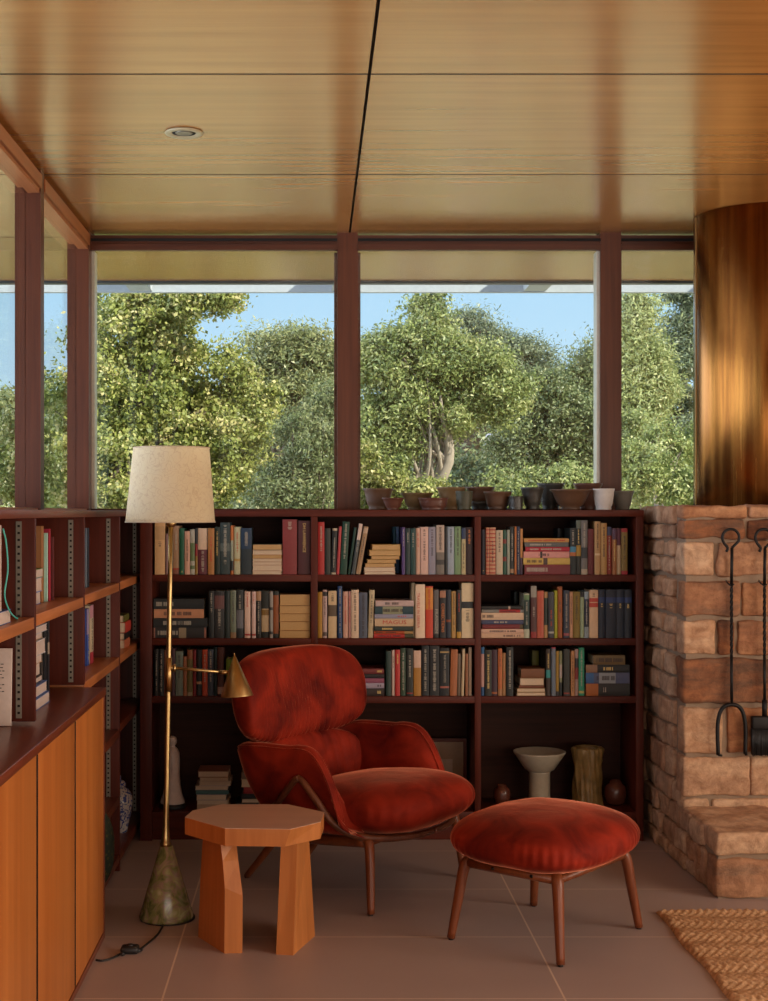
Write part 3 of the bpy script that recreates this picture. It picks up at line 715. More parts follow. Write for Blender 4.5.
m = MB(); m.tube([(0, 0, .215), (0, 0, .285)], .09, 'walnut', 16); m.tube([(-.02, -.25, .215), (-.02, .25, .215)], .016, 'walnut'); m.build('swivel_mount', ac)

# ------------------------------------------------------------------ ottoman
ot = empty('ottoman', (.795, 4.757, 0), math.atan2(-.652, .758), 'rust red velvet footstool on four splayed walnut legs, in front of the armchair', 'footstool')
m = MB()
def otxf(q):
    a = math.atan2(q.y, q.x); side = max(0, 1-abs(q.z)/.06)
    pl = .0035*math.sin(a*64)*side*(.4+.6*max(0, math.cos(a+.6)))
    k = 1+pl*3; z = q.z if q.z > 0 else q.z*.95
    return (q.x*k, q.y*k, z + .012*(1-(q.x/.27)**2-(q.y/.31)**2)*(1 if q.z > 0 else 0))
m.ellip((0, 0, .340), (.277, .317, .092), 'velvet', 3.0, 2.5, 220, 36, otxf, .006, 5)
m.build('cushion', ot)
for sf in (-1, 1):
    for ss in (-1, 1):
        m = MB(); m.tube(bez([(sf*.213, ss*.264, .006), (sf*.197, ss*.246, .13), (sf*.182, ss*.229, .245), (sf*.165, ss*.215, .268)], 6), [.0138+.0085*k/18 for k in range(19)], 'walnut_leg', 12)
        m.lathe([(.009, 0), (.010, .006), (.009, .008)], 'black_rubber', (sf*.213, ss*.264, 0), 12); m.build('leg', ot)
for ss in (-1, 1):
    m = MB(); m.tube([(-.178, ss*.224, .262), (.178, ss*.224, .262)], .017, 'walnut_leg')
    m.tube([(-.06, ss*.2425, .262), (-.06, ss*.236, .262)], .006, 'black_metal'); m.tube([(.09, ss*.2425, .262), (.09, ss*.236, .262)], .006, 'black_metal'); m.build('side_rail', ot)
    m = MB(); m.tube([(ss*.178, -.222, .262), (ss*.178, .222, .262)], .015, 'walnut_leg'); m.build('cross_rail', ot)

# ------------------------------------------------------------------ side table
TX, TY = -.20, 4.69
tb = empty('side_table', (TX, TY, 0), 0, 'low eight sided wooden side table with two chunky faceted legs', 'side table')
topp = [(-.4397, 4.677), (-.2936, 4.511), (-.0794, 4.501), (.0193, 4.607), (.0316, 4.755), (-.0971, 4.883), (-.3287, 4.883), (-.4229, 4.782)]
botp = [(-.4397, 4.677), (-.2936, 4.511), (-.098, 4.503), (.0173, 4.612), (.0300, 4.755), (-.0971, 4.883), (-.3287, 4.883), (-.4229, 4.782)]
loc = lambda P: [(x-TX, y-TY) for x, y in P]
m = MB(); m.prism(loc(botp), .362, .4185, 'table_leg', loc(topp)); m.prism(loc(topp), .4185, .42, 'table_top_sheen'); to = m.build('tabletop', tb)
# left leg: levels z 0, .20/.21, .362
def leg(levels, name='leg'):
    m = MB(); n = len(levels[0][1]); vs = []; fs = []
    for z, P in levels: vs += [(x-TX, y-TY, zz if zz is not None else z) for x, y, zz in [(p[0], p[1], p[2] if len(p) > 2 else None) for p in P]]
    for i in range(len(levels)-1):
        for k in range(n): fs.append((i*n+k, i*n+(k+1) % n, (i+1)*n+(k+1) % n, (i+1)*n+k))
    fs += [list(range(n))[::-1], [(len(levels)-1)*n+k for k in range(n)]]
    m.add(vs, fs, 'table_leg'); return m.build(name, tb)
leg([(0, [(-.399, 4.725), (-.298, 4.547), (-.239, 4.551), (-.247, 4.66), (-.262, 4.80), (-.33, 4.83)]),
     (.20, [(-.392, 4.727), (-.2965, 4.549, .215), (-.238, 4.553, .188), (-.247, 4.66), (-.262, 4.80), (-.33, 4.83)]),
     (.30, [(-.386, 4.729), (-.304, 4.560, .30), (-.254, 4.575, .30), (-.262, 4.66), (-.274, 4.80), (-.33, 4.83)]),
     (.362, [(-.381, 4.73), (-.313, 4.57), (-.262, 4.60), (-.270, 4.68), (-.28, 4.80), (-.33, 4.83)])])
leg([(0, [(-.128, 4.538), (-.0717, 4.526), (.0, 4.737), (-.03, 4.80), (-.10, 4.81), (-.126, 4.66)]),
     (.362, [(-.112, 4.548), (-.058, 4.54), (-.022, 4.73), (-.045, 4.80), (-.10, 4.81), (-.112, 4.66)])])

# ------------------------------------------------------------------ floor lamp
LX, LY = -.531, 4.945
lp = empty('floor_lamp', (LX, LY, 0), 0, 'brass floor lamp with green marble cone foot, linen drum shade and small reading arm', 'floor lamp')
m = MB(); m.lathe([(.0985, 0), (.0985, .004)], 'black_rubber', (.004, 0, 0), 40); m.build('felt_pad', lp)
m = MB(); m.lathe([(.096, .004), (.097, .010), (.024, .256), (.020, .259)], 'green_marble', (0, 0, 0), 48); m.build('marble_foot', lp)
def poleX(z): return -.003 + (z-.26)*.0165
m = MB(); prof = [(z, r) for z, r in ((.258, .021), (.268, .0215), (.274, .018), (.29, .0145), (.33, .011), (.42, .0098), (.80, .0095), (1.15, .0085), (1.40, .0085))]
m.tube([(poleX(z), 0, z) for z, r in prof], [r for z, r in prof], 'brass', 16); m.build('pole', lp)
m = MB(); m.lathe([(.004, 1.395), (.016, 1.402), (.020, 1.412), (.016, 1.424), (.008, 1.43), (.008, 1.47)], 'brass', (poleX(1.4), 0, 0), 20)
m.lathe([(.017, 1.47), (.017, 1.53), (.010, 1.535)], 'brass_dark', (poleX(1.4), 0, 0), 16); m.build('socket', lp)
sx = wx(170.3, LY) - LX; zb_, zt_ = wz(522, LY), wz(448, LY)
def shade_prof(o): return []
m = MB(); vs = []; fs = []; NN = 96; rows_ = 24
for lay in (0, 1):
    for j in range(rows_+1):
        t = j/rows_; z = zb_ + (zt_-zb_)*t; r = .1595 + (.1355-.1595)*t - lay*.0015
        for k in range(NN):
            a = 2*PI*k/NN; rr = r + .0007*noise.noise(Vector((a*5, z*30, 0)))
            vs.append((sx + .004*t + rr*math.cos(a), rr*math.sin(a), z))
for lay in (0, 1):
    b0 = lay*(rows_+1)*NN
    for j in range(rows_):
        for k in range(NN):
            q = (b0+j*NN+k, b0+j*NN+(k+1) % NN, b0+(j+1)*NN+(k+1) % NN, b0+(j+1)*NN+k); fs.append(q if lay == 0 else q[::-1])
b1 = (rows_+1)*NN
for k in range(NN):
    fs.append((k, b1+k, b1+(k+1) % NN, (k+1) % NN)); t0 = rows_*NN; fs.append((t0+k, t0+(k+1) % NN, b1+t0+(k+1) % NN, b1+t0+k))
m.add(vs, fs, 'shade_linen', True); so_ = m.build('lamp_shade', lp)
m = MB()
for zz, rr in ((zt_, .136), (zb_, .160)):
    m = MB()
    ring = [(sx+(.004 if zz == zt_ else 0)+rr*math.cos(2*PI*k/60), rr*math.sin(2*PI*k/60), zz) for k in range(61)]
    m.tube(ring, .0022, 'page', 6, False); m.build('shade_trim', so_)
m = MB()
for k in range(3):
    a = 2*PI*k/3+.5; m.tube([(poleX(1.5), 0, zt_-.02), (sx+.134*math.cos(a), .134*math.sin(a), zt_-.004)], .002, 'brass', 6)
m.tube([(poleX(1.5), 0, 1.53), (poleX(1.5), 0, zt_-.02)], .003, 'brass', 8); m.build('shade_spider', so_)
# reading arm
za = wz(668, LY); xa = poleX(za)
ar = MB(); ar.tube([(xa, 0, za-.085), (xa, 0, za+.038)], .0125, 'brass_dark', 16)
ar.tube([(xa, 0, za+.002), (xa+.022, 0, za)], .0095, 'brass', 14); ar.tube([(xa+.018, 0, za+.0), (xa+.026, 0, za)], .015, 'brass', 18)
jx = wx(228, LY)-LX; jz = wz(672.5, LY); ar.tube([(xa+.02, 0, za), (jx-.02, 0, jz+.001)], .0055, 'brass', 12); ar.tube([(jx-.03, 0, jz+.001), (jx+.004, 0, jz)], .008, 'brass', 12)
aro = ar.build('reading_arm', lp)
ax_ = Vector((wx(234.5, LY)-LX, 0, wz(657, LY))); bx_ = Vector((wx(237.2, LY)-LX, -.01, wz(696, LY)))
cm = MB(); d = (bx_-ax_); 
def conepts(t): return ax_ + d*t
cm.tube([conepts(t) for t in (-.10, -.02, 0, 0, .98, 1.0, 1.0, .98, .05)], [.0015, .003, .005, .006, .0585, .0592, .0575, .057, .004], 'brass', 40, False)
cm.build('cone_shade', aro)
# cable and foot switch
def fp(px, py, z=.004): Y = F*(CAMZ-z)/(py-CYP); return (wx(px, Y)-LX, Y-LY, z)
cp = [(.002, -.078, .045), fp(166.5, 913, .03), fp(163, 925), fp(157, 935), fp(148, 943), fp(139, 950)]
cm = MB(); cm.tube(bez(cp, 6), .0035, 'black_rubber', 8); cm.tube(bez([fp(122, 953), fp(112, 958), fp(103, 960.5), fp(96, 960)], 6), .0035, 'black_rubber', 8); cbo = cm.build('power_cable', lp)
cm = MB(); sw = Vector(fp(130, 953, .0)); cm.rbox(sw+Vector((0, 0, .013)), (.030, .024, .0125), .010, 'black_rubber'); cm.lathe([(.012, .024), (.011, .029), (.004, .030)], 'black_rubber', tuple(sw), 16)
cm.tube([fp(121, 954.5, .008), fp(124, 953.5, .01)], .007, 'black_rubber', 8); cm.tube([fp(137, 951, .01), fp(141, 949.5, .008)], .007, 'black_rubber', 8); cm.build('foot_switch', cbo)

# ------------------------------------------------------------------ books
YB0 = 6.118
def hexc(h):
    v = [int(h[i:i+2], 16)/255 for i in (0, 2, 4)]
    return tuple((c/12.92 if c <= .04045 else ((c+.055)/1.055)**2.4) for c in v)
def cm_(h):
    return h if h in MATS else (plain('cover_'+h, hexc(h), .55) and 'cover_'+h)
BOOKN = [0]
def upright(x0, x1, z0, h, hx, label, group, bands=(), text=None, lean=0, back=0, dep=None, page='page', yf=YB0):
    """standing book, spine to the front; lean = sideways shift of its head"""
    dep = dep or R.uniform(.125, .165); yo = back + R.uniform(0, .010); w = x1-x0-.0008
    rt = MB(); t = min(.0022, w*.16); mt = cm_(hx)
    rt.box(-w/2, -w/2+t, .003, dep, 0, h, mt); rt.box(w/2-t, w/2, .003, dep, 0, h, mt)
    # gently rounded spine made of strips, with colour bands
    cuts = sorted({0.0, 1.0} | {b[0] for b in bands} | {b[1] for b in bands}); n = 6; rd = min(.0022, w*.18)
    for a, b in zip(cuts, cuts[1:]):
        col = hx
        for q in bands:
            if q[0] <= (a+b)/2 <= q[1]: col = q[2]
        vs = []
        for z in (a*h, b*h):
            for k in range(n+1): s = -1+2*k/n; vs.append((s*w/2, .003-rd*(1-s*s), z))
            vs.append((w/2, .0042, z)); vs.append((-w/2, .0042, z))
        N = n+3; rt.add(vs, [list(range(N))[::-1], list(range(N, 2*N))] + [(k, (k+1) % N, N+(k+1) % N, N+k) for k in range(N)], cm_(col))
    o = rt.build('book'); o.location = ((x0+x1)/2, yf+yo, z0+.0004)
    if lean:
        a = math.atan2(lean, h); o.rotation_euler = (0, a, 0)
        o.location.z += abs(math.sin(a))*w/2
    p = MB(); p.box(-w/2+t, w/2-t, .0043, dep-.004, .003, h-.0035, page); p.build('pages', o)
    tag(o, label, 'book', group)
    if text:
        ink, f0, f1 = text[1], text[2], text[3]
        if text[0] == '*':
            m = MB(); z = f0*h
            while z < f1*h:
                l = R.uniform(.002, .0045); cw = w*R.uniform(.09, .17)
                if R.random() > .2: m.box(-cw, cw, .003-rd-.0006, .0032-rd*.8, z, z+l*.55, ink)
                z += l
            if m.v: m.build('title_marks', o)
        else:
            L_ = (f1-f0)*h; s = min(w*.74, L_/max(1, len(text[0]))/.62)
            xs = L_/(len(text[0])*.62*s)
            M4 = Matrix.Translation((text[4]*w if len(text) > 4 else 0, .003-rd-.0006, (f0+f1)/2*h)) @ Matrix.Rotation(PI/2, 4, 'X') @ Matrix.Rotation(-PI/2, 4, 'Z')
            text_mesh(text[0], s, 'title', ink, o, M4, min(1.6, xs), .0)
    return o
def lying(x0, x1, z0, z1, hx, label, group, kind='s', bands=(), text=None, page='page', back=0, dep=None, yf=YB0, rz=0):
    """book on its side; kind 's' = spine to the front, 'f' = page edges to the front"""
    dep = dep or R.uniform(.13, .17); w = x1-x0; h = z1-z0-.0006; yo = back + R.uniform(0, .008)
    rt = MB(); t = min(.0016, h*.14); mt = cm_(hx)
    rt.box(-w/2, w/2, 0, dep, 0, t, mt); rt.box(-w/2, w/2, 0, dep, h-t, h, mt)
    if kind == 's':
        cuts = sorted({0.0, 1.0} | {b[0] for b in bands} | {b[1] for b in bands})
        for a, b in zip(cuts, cuts[1:]):
            col = hx
            for q in bands:
                if q[0] <= (a+b)/2 <= q[1]: col = q[2]
            n = 5; rd = min(.002, h*.2); vs = []
            for x in (-w/2+a*w, -w/2+b*w):
                for k in range(n+1): s = -1+2*k/n; vs.append((x, -rd*(1-s*s), h/2+s*h/2))
                vs.append((x, .0015, h)); vs.append((x, .0015, 0))
            N = n+3; rt.add(vs, [list(range(N)), list(range(N, 2*N))[::-1]] + [(k, N+k, N+(k+1) % N, (k+1) % N) for k in range(N)], cm_(col))
    else: rt.box(-w/2, w/2, dep-.002, dep, t, h-t, mt)
    o = rt.build('book'); o.location = ((x0+x1)/2, yf+yo, z0+.0006); o.rotation_euler = (0, 0, rz)
    p = MB(); p.box(-w/2+.003, w/2-.003, .002, dep-.0025, t, h-t, page)
    if kind == 'f':
        # a few slightly proud gatherings so the page edges read as paper
        for k in range(3):
            zz = t + (h-2*t)*(k+.5)/3; p.box(-w/2+.004, w/2-.004, .0012, .003, zz-.0004, zz+.0004, page)
    p.build('pages', o); tag(o, label, 'book', group)
    if text and kind == 's':
        if text[0] == '*':
            m = MB(); x = -w/2+text[2]*w
            while x < -w/2+text[3]*w:
                l = R.uniform(.003, .006)
                if R.random() > .2: m.box(x, x+l*.6, -.0026, -.001, h*.3, h*.7, text[1])
                x += l
            m.build('title_marks', o)
        else:
            M4 = Matrix.Translation((-w/2+(text[2]+text[3])/2*w, -.0026, h/2)) @ Matrix.Rotation(PI/2, 4, 'X')
            L_ = (text[3]-text[2])*w; s = h*.72; text_mesh(text[0], s, 'title', text[1], o, M4, min(2, L_/(len(text[0])*.62*s)), .0)
    return o

BAY = {1: 'left', 2: 'middle', 3: 'right'}; SHN = {0: 'top', 1: 'second', 2: 'third', 3: 'bottom'}
def PX(off, c, s=9.035): return wx(off + c/s, YB0)
def shelf_books(bay, sh, off, yoff, ybot, items, s=9.035):
    """items: (x0, x1, top, colour, description, options)"""
    grp = 'books on the %s shelf of the %s bay' % (SHN[sh], BAY[bay]); z0 = SH[sh]
    for it in items:
        x0, x1, top, hx, desc = it[:5]; op = it[5] if len(it) > 5 else {}
        o_ = op.pop('off', off)
        h = (ybot-top)/s*YB0/F
        lab = '%s book standing on %s shelf, %s bay' % (desc, SHN[sh], BAY[bay])
        ln = op.pop('lean', 0)/s*YB0/F
        upright(PX(o_, x0, s), PX(o_, x1, s), z0, h, hx, lab, grp, lean=ln, **op)
def stack_books(bay, sh, off, ybot, layers, s=9.035, name='stack', z0=None):
    """layers top to bottom as in the photo: (x0, x1, ytop, ybottom, colour, description, kind, options)"""
    grp = 'books in the %s on the %s shelf of the %s bay' % (name, SHN[sh], BAY[bay]); z = SH[sh] if z0 is None else z0
    sh_w = '%s shelf, %s bay' % (SHN[sh], BAY[bay])
    for (x0, x1, a, b, hx, desc, kind, *op) in layers[::-1]:
        op = op[0] if op else {}
        h = (b-a)/s*YB0/F
        lying(PX(off, x0, s), PX(off, x1, s), z, z+h, hx, '%s book lying in %s, %s' % (desc, name, sh_w), grp, kind, **op); z += h
    return z
P, D_, G_, RI, OI = 'pale_ink', 'dark_ink', 'gold_ink', 'red_ink', 'orange_ink'
# --- left bay, top shelf
shelf_books(1, 0, 148, 512, 570, [
 (60, 153, 62, 'c9a070', 'thick tan paperback with small portrait', dict(bands=((.62, .86, 'b89468'),), text=('*', D_, .50, .58))),
 (155, 180, 200, '7d5f5c', 'thin mauve grey'),
 (181, 221, 150, '8a6a4c', 'brown half hidden behind lamp pole'),
 (222, 281, 130, '9c7a5c', 'dusty brown title lettered', dict(bands=((0, .10, '7a4a38'), (.10, .13, '9e2f24')), text=('*', P, .5, .9))),
 (282, 328, 152, '0c5238', 'plain dark green', dict(text=('*', G_, .05, .08))),
 (330, 378, 178, 'c59a84', 'pale pink', dict(text=('*', D_, .3, .8))),
 (380, 422, 162, 'a3a092', 'white and green pictorial', dict(bands=((.3, .7, '5e7048'), (.12, .2, '5a6a44')))),
 (424, 448, 150, '1b1f22', 'thin black red and yellow', dict(bands=((.40, .66, '8b1e22'), (0, .40, '8a6a24')))),
 (450, 536, 152, '5c2430', 'thick maroon with white upper half', dict(bands=((.54, 1, 'cdb298'),), text=('*', P, .06, .5))),
 (540, 598, 152, 'a5713c', 'ochre brown', dict(text=('*', RI, .25, .8))),
 (600, 648, 140, '14261f', 'blackish green', dict(text=('*', G_, .4, .9))),
 (650, 742, 100, '2a3a3c', 'thick slate with tall pale lettering', dict(bands=((.45, .6, '55605c'),), text=('*', P, .2, .95))),
 (745, 772, 128, 'b5662a', 'thin orange and green grey', dict(bands=((.28, .70, '8f957e'), (.08, .28, '16211f')))),
 (36, 94, 140, 'b3b18e', 'cream green with yellow band', dict(off=230, bands=((.28, .33, 'b08e4e'),), text=('*', RI, .45, .9))),
 (96, 196, 150, '1b2a30', 'thick navy blue faded brown', dict(off=230, bands=((.55, 1, '17324c'),), text=('*', P, .62, .93))),
 (474, 606, 72, '7c2c2c', 'large plain maroon', dict(off=230, text=('*', P, .82, .95))),
 (615, 725, 84, '45191d', 'large dark maroon gold lettered', dict(off=230, text=('DH LAWRENCE', G_, .42, .95))),
])
cream = 'cream page edge'
stack_books(1, 0, 230, 570, [
 (202, 470, 295, 350, '1d3a34', 'green topped yellowed', 'f', dict(page='page_yellow')),
 (200, 472, 350, 392, 'c9a58a', 'second from top, pinkish page edged', 'f'),
 (200, 470, 392, 425, 'a9793e', 'yellow page edged', 'f', dict(page='page_yellow')),
 (201, 472, 425, 455, 'c7a68c', 'fourth from top, pale page edged', 'f'),
 (200, 471, 455, 485, 'b3917c', 'third from bottom, pale page edged', 'f'),
 (201, 472, 485, 535, 'c7a68c', 'second from bottom, thicker pale', 'f'),
 (200, 470, 535, 570, 'b3917c', 'bottommost pale page edged', 'f')], name='page stack')
# --- left bay, second shelf
stack_books(1, 1, 148, 546, [
 (50, 505, 185, 278, '14181a', 'thick black topmost', 's', dict(text=('*', P, .05, .4))),
 (52, 503, 280, 362, 'b87f5c', 'pinkish tan', 's', dict(text=('*', D_, .2, .75))),
 (50, 538, 364, 450, '101416', 'black pale lettered', 's', dict(text=('*', P, .18, .7))),
 (50, 525, 452, 546, '1e1a1a', 'dark pink framed bottommost', 's', dict(bands=((0, .03, '8a5a4a'), (.96, 1, '8a5a4a'), (.48, .62, '8a7a60')), text=('*', P, .08, .45)))])
shelf_books(1, 1, 148, 578, 546, [
 (546, 597, 120, '15191a', 'black, beside the lying stack', dict(text=('*', P, .55, .95))),
 (599, 690, 120, '1c1d1e', 'thick black with pink flower', dict(bands=((.62, .90, '5d3a38'),), text=('*', P, .2, .6))),
 (692, 738, 118, '10201e', 'green black'),
 (2, 55, 115, '6c7664', 'grey green', dict(off=230, bands=((0, .12, '8a6a4a'),), text=('*', D_, .3, .95))),
 (58, 121, 110, '23282a', 'dark with grey photo below', dict(off=230, bands=((.2, .58, '63636a'),), text=('*', P, .6, .9))),
 (131, 184, 125, 'd3b4a4', 'pinkish white larger', dict(off=230, text=('*', RI, .65, .95), bands=((.05, .09, 'a03028'),))),
 (195, 233, 125, 'cbaea6', 'pinkish white slimmer', dict(off=230, text=('*', RI, .7, .95), bands=((.05, .09, 'a03028'),))),
 (235, 281, 125, '1b1c1c', 'black with tan head', dict(off=230, bands=((.8, 1, 'a58264'),), text=('*', P, .1, .78))),
 (284, 354, 120, '1d2320', 'black with cream label', dict(off=230, bands=((.13, .62, 'b59c78'), (.48, .60, '7a5a24')))),
 (357, 388, 125, '8f8b84', 'thin grey white', dict(off=230, bands=((.08, .14, '2a2a2a'), (.6, .66, '2a2a2a')))),
 (390, 440, 125, '1a2422', 'brown with black foot', dict(off=230, bands=((.09, .92, '8a4a20'),))),
])
stack_books(1, 1, 230, 550, [
 (446, 726, 155, 258, '7d5a30', 'topmost tan page edged', 'f', dict(page='page_yellow')),
 (444, 728, 258, 330, 'a9793e', 'second from top, tan page edged', 'f', dict(page='page_yellow')),
 (444, 727, 330, 402, '9c6c38', 'middle tan page edged', 'f', dict(page='page_yellow')),
 (446, 726, 402, 482, 'a9793e', 'second from bottom, tan page edged', 'f', dict(page='page_yellow')),
 (445, 728, 482, 550, '9c6c38', 'bottommost tan page edged', 'f', dict(page='page_yellow'))], name='page stack')
# --- left bay, third shelf
shelf_books(1, 2, 148, 640, 432, [
 (48, 80, 75, '121516', 'leftmost slim black', dict(text=('*', P, .1, .9))),
 (82, 122, 75, '15181a', 'second black', dict(text=('*', P, .1, .9))),
 (124, 152, 80, '80503a', 'brown beside lamp pole'),
 (153, 177, 80, '151617', 'black behind lamp pole'),
 (178, 208, 68, '4b2f38', 'purple brown'),
 (210, 268, 90, '6f7c6e', 'grey green', dict(text=('*', D_, .4, .9))),
 (270, 299, 130, '9c6440', 'short tan orange'),
 (301, 342, 78, '6a6030', 'olive green', dict(bands=((.8, 1, '8a5434'), (0, .08, '9a8a6a')))),
 (344, 368, 80, '7c1c20', 'thin dark red'),
 (370, 412, 80, '16181a', 'black with pale label', dict(bands=((.25, .31, 'b58a6a'),))),
 (415, 456, 78, 'b04424', 'orange', dict(text=('*', P, .3, .9))),
 (458, 502, 75, '3b4656', 'slate blue', dict(text=('*', P, .3, .95))),
 (504, 530, 60, '10282a', 'dark teal'),
 (533, 580, 60, '4c261e', 'maroon brown', dict(bands=((.04, .18, 'a08070'),))),
 (600, 640, 150, '5c7a1c', 'short lime green behind reading lamp'),
], s=7.68)
# --- middle bay, top shelf
shelf_books(2, 0, 313, 512, 562, [
 (44, 104, 88, 'a82824', 'tall bright red, leftmost', dict(text=('*', P, .45, .92))),
 (110, 158, 145, '2a2e28', 'dark olive grey'),
 (164, 206, 145, '1a1a18', 'black cream bordered', dict(lean=14, bands=((0, .04, 'b5a58a'), (.95, 1, 'b5a58a')), text=('*', P, .15, .8))),
 (211, 238, 128, 'a83434', 'thin leaning red', dict(lean=24)),
 (244, 305, 85, '0e3a28', 'tall leaning dark green', dict(lean=27, text=('*', P, .3, .95))),
 (313, 338, 135, '12382a', 'thin leaning green', dict(lean=60)),
 (345, 379, 100, '3d4240', 'leaning grey with white head', dict(lean=72, bands=((.68, 1, 'c8b0a0'),), text=('*', P, .45, .66))),
 (386, 428, 125, '9c7c58', 'leaning tan, rightmost leaner', dict(lean=76, bands=((.86, .97, 'b59a80'),), text=('*', D_, .3, .8))),
 (2, 29, 135, '155068', 'teal blue behind the page stack', dict(off=395, back=.17, dep=.11)),
 (31, 60, 135, '5a7aa8', 'light blue', dict(off=395, back=.17, dep=.11)),
 (62, 92, 135, '4a3468', 'purple', dict(off=395, text=('*', P, .6, .95))),
 (95, 138, 145, '1a2e2e', 'dark teal grey', dict(off=395, text=('*', P, .7, .9))),
 (141, 188, 145, '0e3834', 'teal green', dict(off=395, text=('*', P, .6, .9))),
 (191, 229, 142, 'c09a84', 'slim pinkish', dict(off=395, text=('*', RI, .6, .9))),
 (232, 302, 132, 'c6a292', 'thick pale pink', dict(off=395, text=('*', D_, .3, .95))),
 (304, 370, 132, '85808c', 'lilac grey', dict(off=395, text=('*', D_, .4, .95))),
 (374, 447, 115, '6c645a', 'grey photo covered', dict(off=395, bands=((.45, 1, 'a89484'), (.2, .3, '3a3835')), text=('*', D_, .5, .95))),
 (449, 475, 130, '15191a', 'thin black', dict(off=395)),
 (477, 537, 130, '8b96a0', 'pale blue grey', dict(off=395, text=('*', D_, .45, .95))),
 (540, 599, 128, '6e8860', 'sage green', dict(off=395, text=('*', D_, .4, .95))),
 (602, 640, 140, 'a89a70', 'cream with navy head', dict(off=395, bands=((.76, 1, '22304e'),), text=('*', D_, .15, .7))),
 (643, 704, 135, '2e1c1c', 'dark brown', dict(off=395, text=('*', OI, .65, .95))),
])
stack_books(2, 0, 313, 562, [
 (532, 792, 290, 340, 'a8843c', 'topmost yellow page edged', 'f', dict(page='page_yellow')),
 (505, 795, 340, 392, 'a8843c', 'second from top, yellow page edged', 'f', dict(page='page_yellow')),
 (524, 785, 392, 425, '8a6030', 'third from top, brownish', 'f', dict(page='page_yellow')),
 (488, 755, 425, 460, 'a8843c', 'middle yellow page edged', 'f', dict(page='page_yellow')),
 (468, 742, 460, 497, '8a6030', 'third from bottom, brownish', 'f', dict(page='page_yellow')),
 (460, 746, 497, 535, 'c7a68c', 'second from bottom, white page edged', 'f'),
 (462, 748, 535, 562, 'c7a68c', 'bottommost white page edged', 'f')], name='page stack')
# --- middle bay, second shelf
shelf_books(2, 1, 313, 578, 540, [
 (43, 85, 125, 'a87a1e', 'mustard yellow'),
 (88, 128, 105, 'b59a94', 'greyish pink with dark squares', dict(bands=((.87, .96, '2a2420'), (.04, .12, '5a4a44')), text=('*', D_, .45, .83))),
 (138, 216, 115, 'c9ad84', 'thick cream with dark patterned square', dict(bands=((.46, .70, '5a4a38'),), text=('*', D_, .78, .95))),
 (224, 264, 70, '1c3a66', 'tall bright blue', dict(text=('*', P, .1, .95))),
 (272, 318, 120, 'c79a86', 'pinkish beige', dict(text=('*', RI, .3, .9))),
 (320, 344, 120, 'b5847a', 'thin dusty pink', dict(text=('*', RI, .3, .9))),
 (346, 414, 105, 'cdb296', 'thick cream blue titled', dict(text=('*', D_, .15, .93))),
 (416, 492, 128, '4a5160', 'slate blue with dark stripe', dict(text=('*', D_, .05, .95))),
 (497, 545, 108, 'b8a682', 'cream slightly leaning', dict(lean=14, text=('*', D_, .3, .9))),
 (152, 184, 45, 'b5aa8c', 'tall cream behind the white hardback', dict(off=395, back=.02)),
 (186, 272, 55, 'd8bea2', 'tall white hardback, red lettered', dict(off=395, text=('TRAVELS IN SIBERIA', RI, .10, .93, -.22))),
 (276, 345, 72, 'b83a1e', 'red with orange yellow upper half', dict(off=395, bands=((.55, .97, 'c07a28'),), text=('*', RI, .56, .95))),
 (350, 402, 105, '5a5654', 'grey photo, white lettered', dict(off=395, bands=((0, .08, '1a1a1a'),), text=('FRANZEN', P, .1, .6))),
 (405, 460, 105, '1c1a1a', 'black orange lettered', dict(off=395, bands=((.84, .98, '9a6a50'),), text=('CORRECTIONS', OI, .12, .72))),
 (463, 508, 105, '1a2230', 'dark navy with orange mark', dict(off=395, bands=((.33, .38, '8a4422'),))),
 (513, 555, 118, 'b08a4c', 'ochre tan', dict(off=395, text=('*', D_, .15, .95))),
 (558, 600, 105, '1c1e1c', 'black with yellow foot', dict(off=395, bands=((0, .13, 'b08630'),), text=('*', RI, .55, .92))),
 (603, 710, 42, 'cbb894', 'thick cream with black band', dict(off=395, bands=((.54, .66, '1c2224'),), text=('*', D_, .3, .5))),
])
stack_books(2, 1, 313, 540, [
 (565, 912, 190, 243, 'b8a09a', 'topmost lilac white', 's', dict(text=('*', D_, .25, .6))),
 (560, 908, 245, 315, '1f3c44', 'teal with cream block', 's', dict(bands=((.2, .72, '8a8a6c'),), text=('*', D_, .22, .7))),
 (556, 905, 317, 356, '8a8a9c', 'lilac grey', 's', dict(text=('*', RI, .6, .8))),
 (558, 908, 358, 430, 'c2a684', 'thick cream', 's', dict(text=('MAGUS', RI, .22, .8))),
 (556, 908, 432, 473, '26302a', 'dark green', 's', dict(text=('*', G_, .2, .5))),
 (550, 905, 475, 502, 'a84a20', 'thin orange', 's', dict(bands=((.78, 1, '9a7a4a'),), text=('*', D_, .05, .6))),
 (550, 906, 503, 540, 'a82420', 'bottommost red', 's', dict(bands=((.78, 1, '3a3a20'),), text=('*', D_, .1, .7)))])
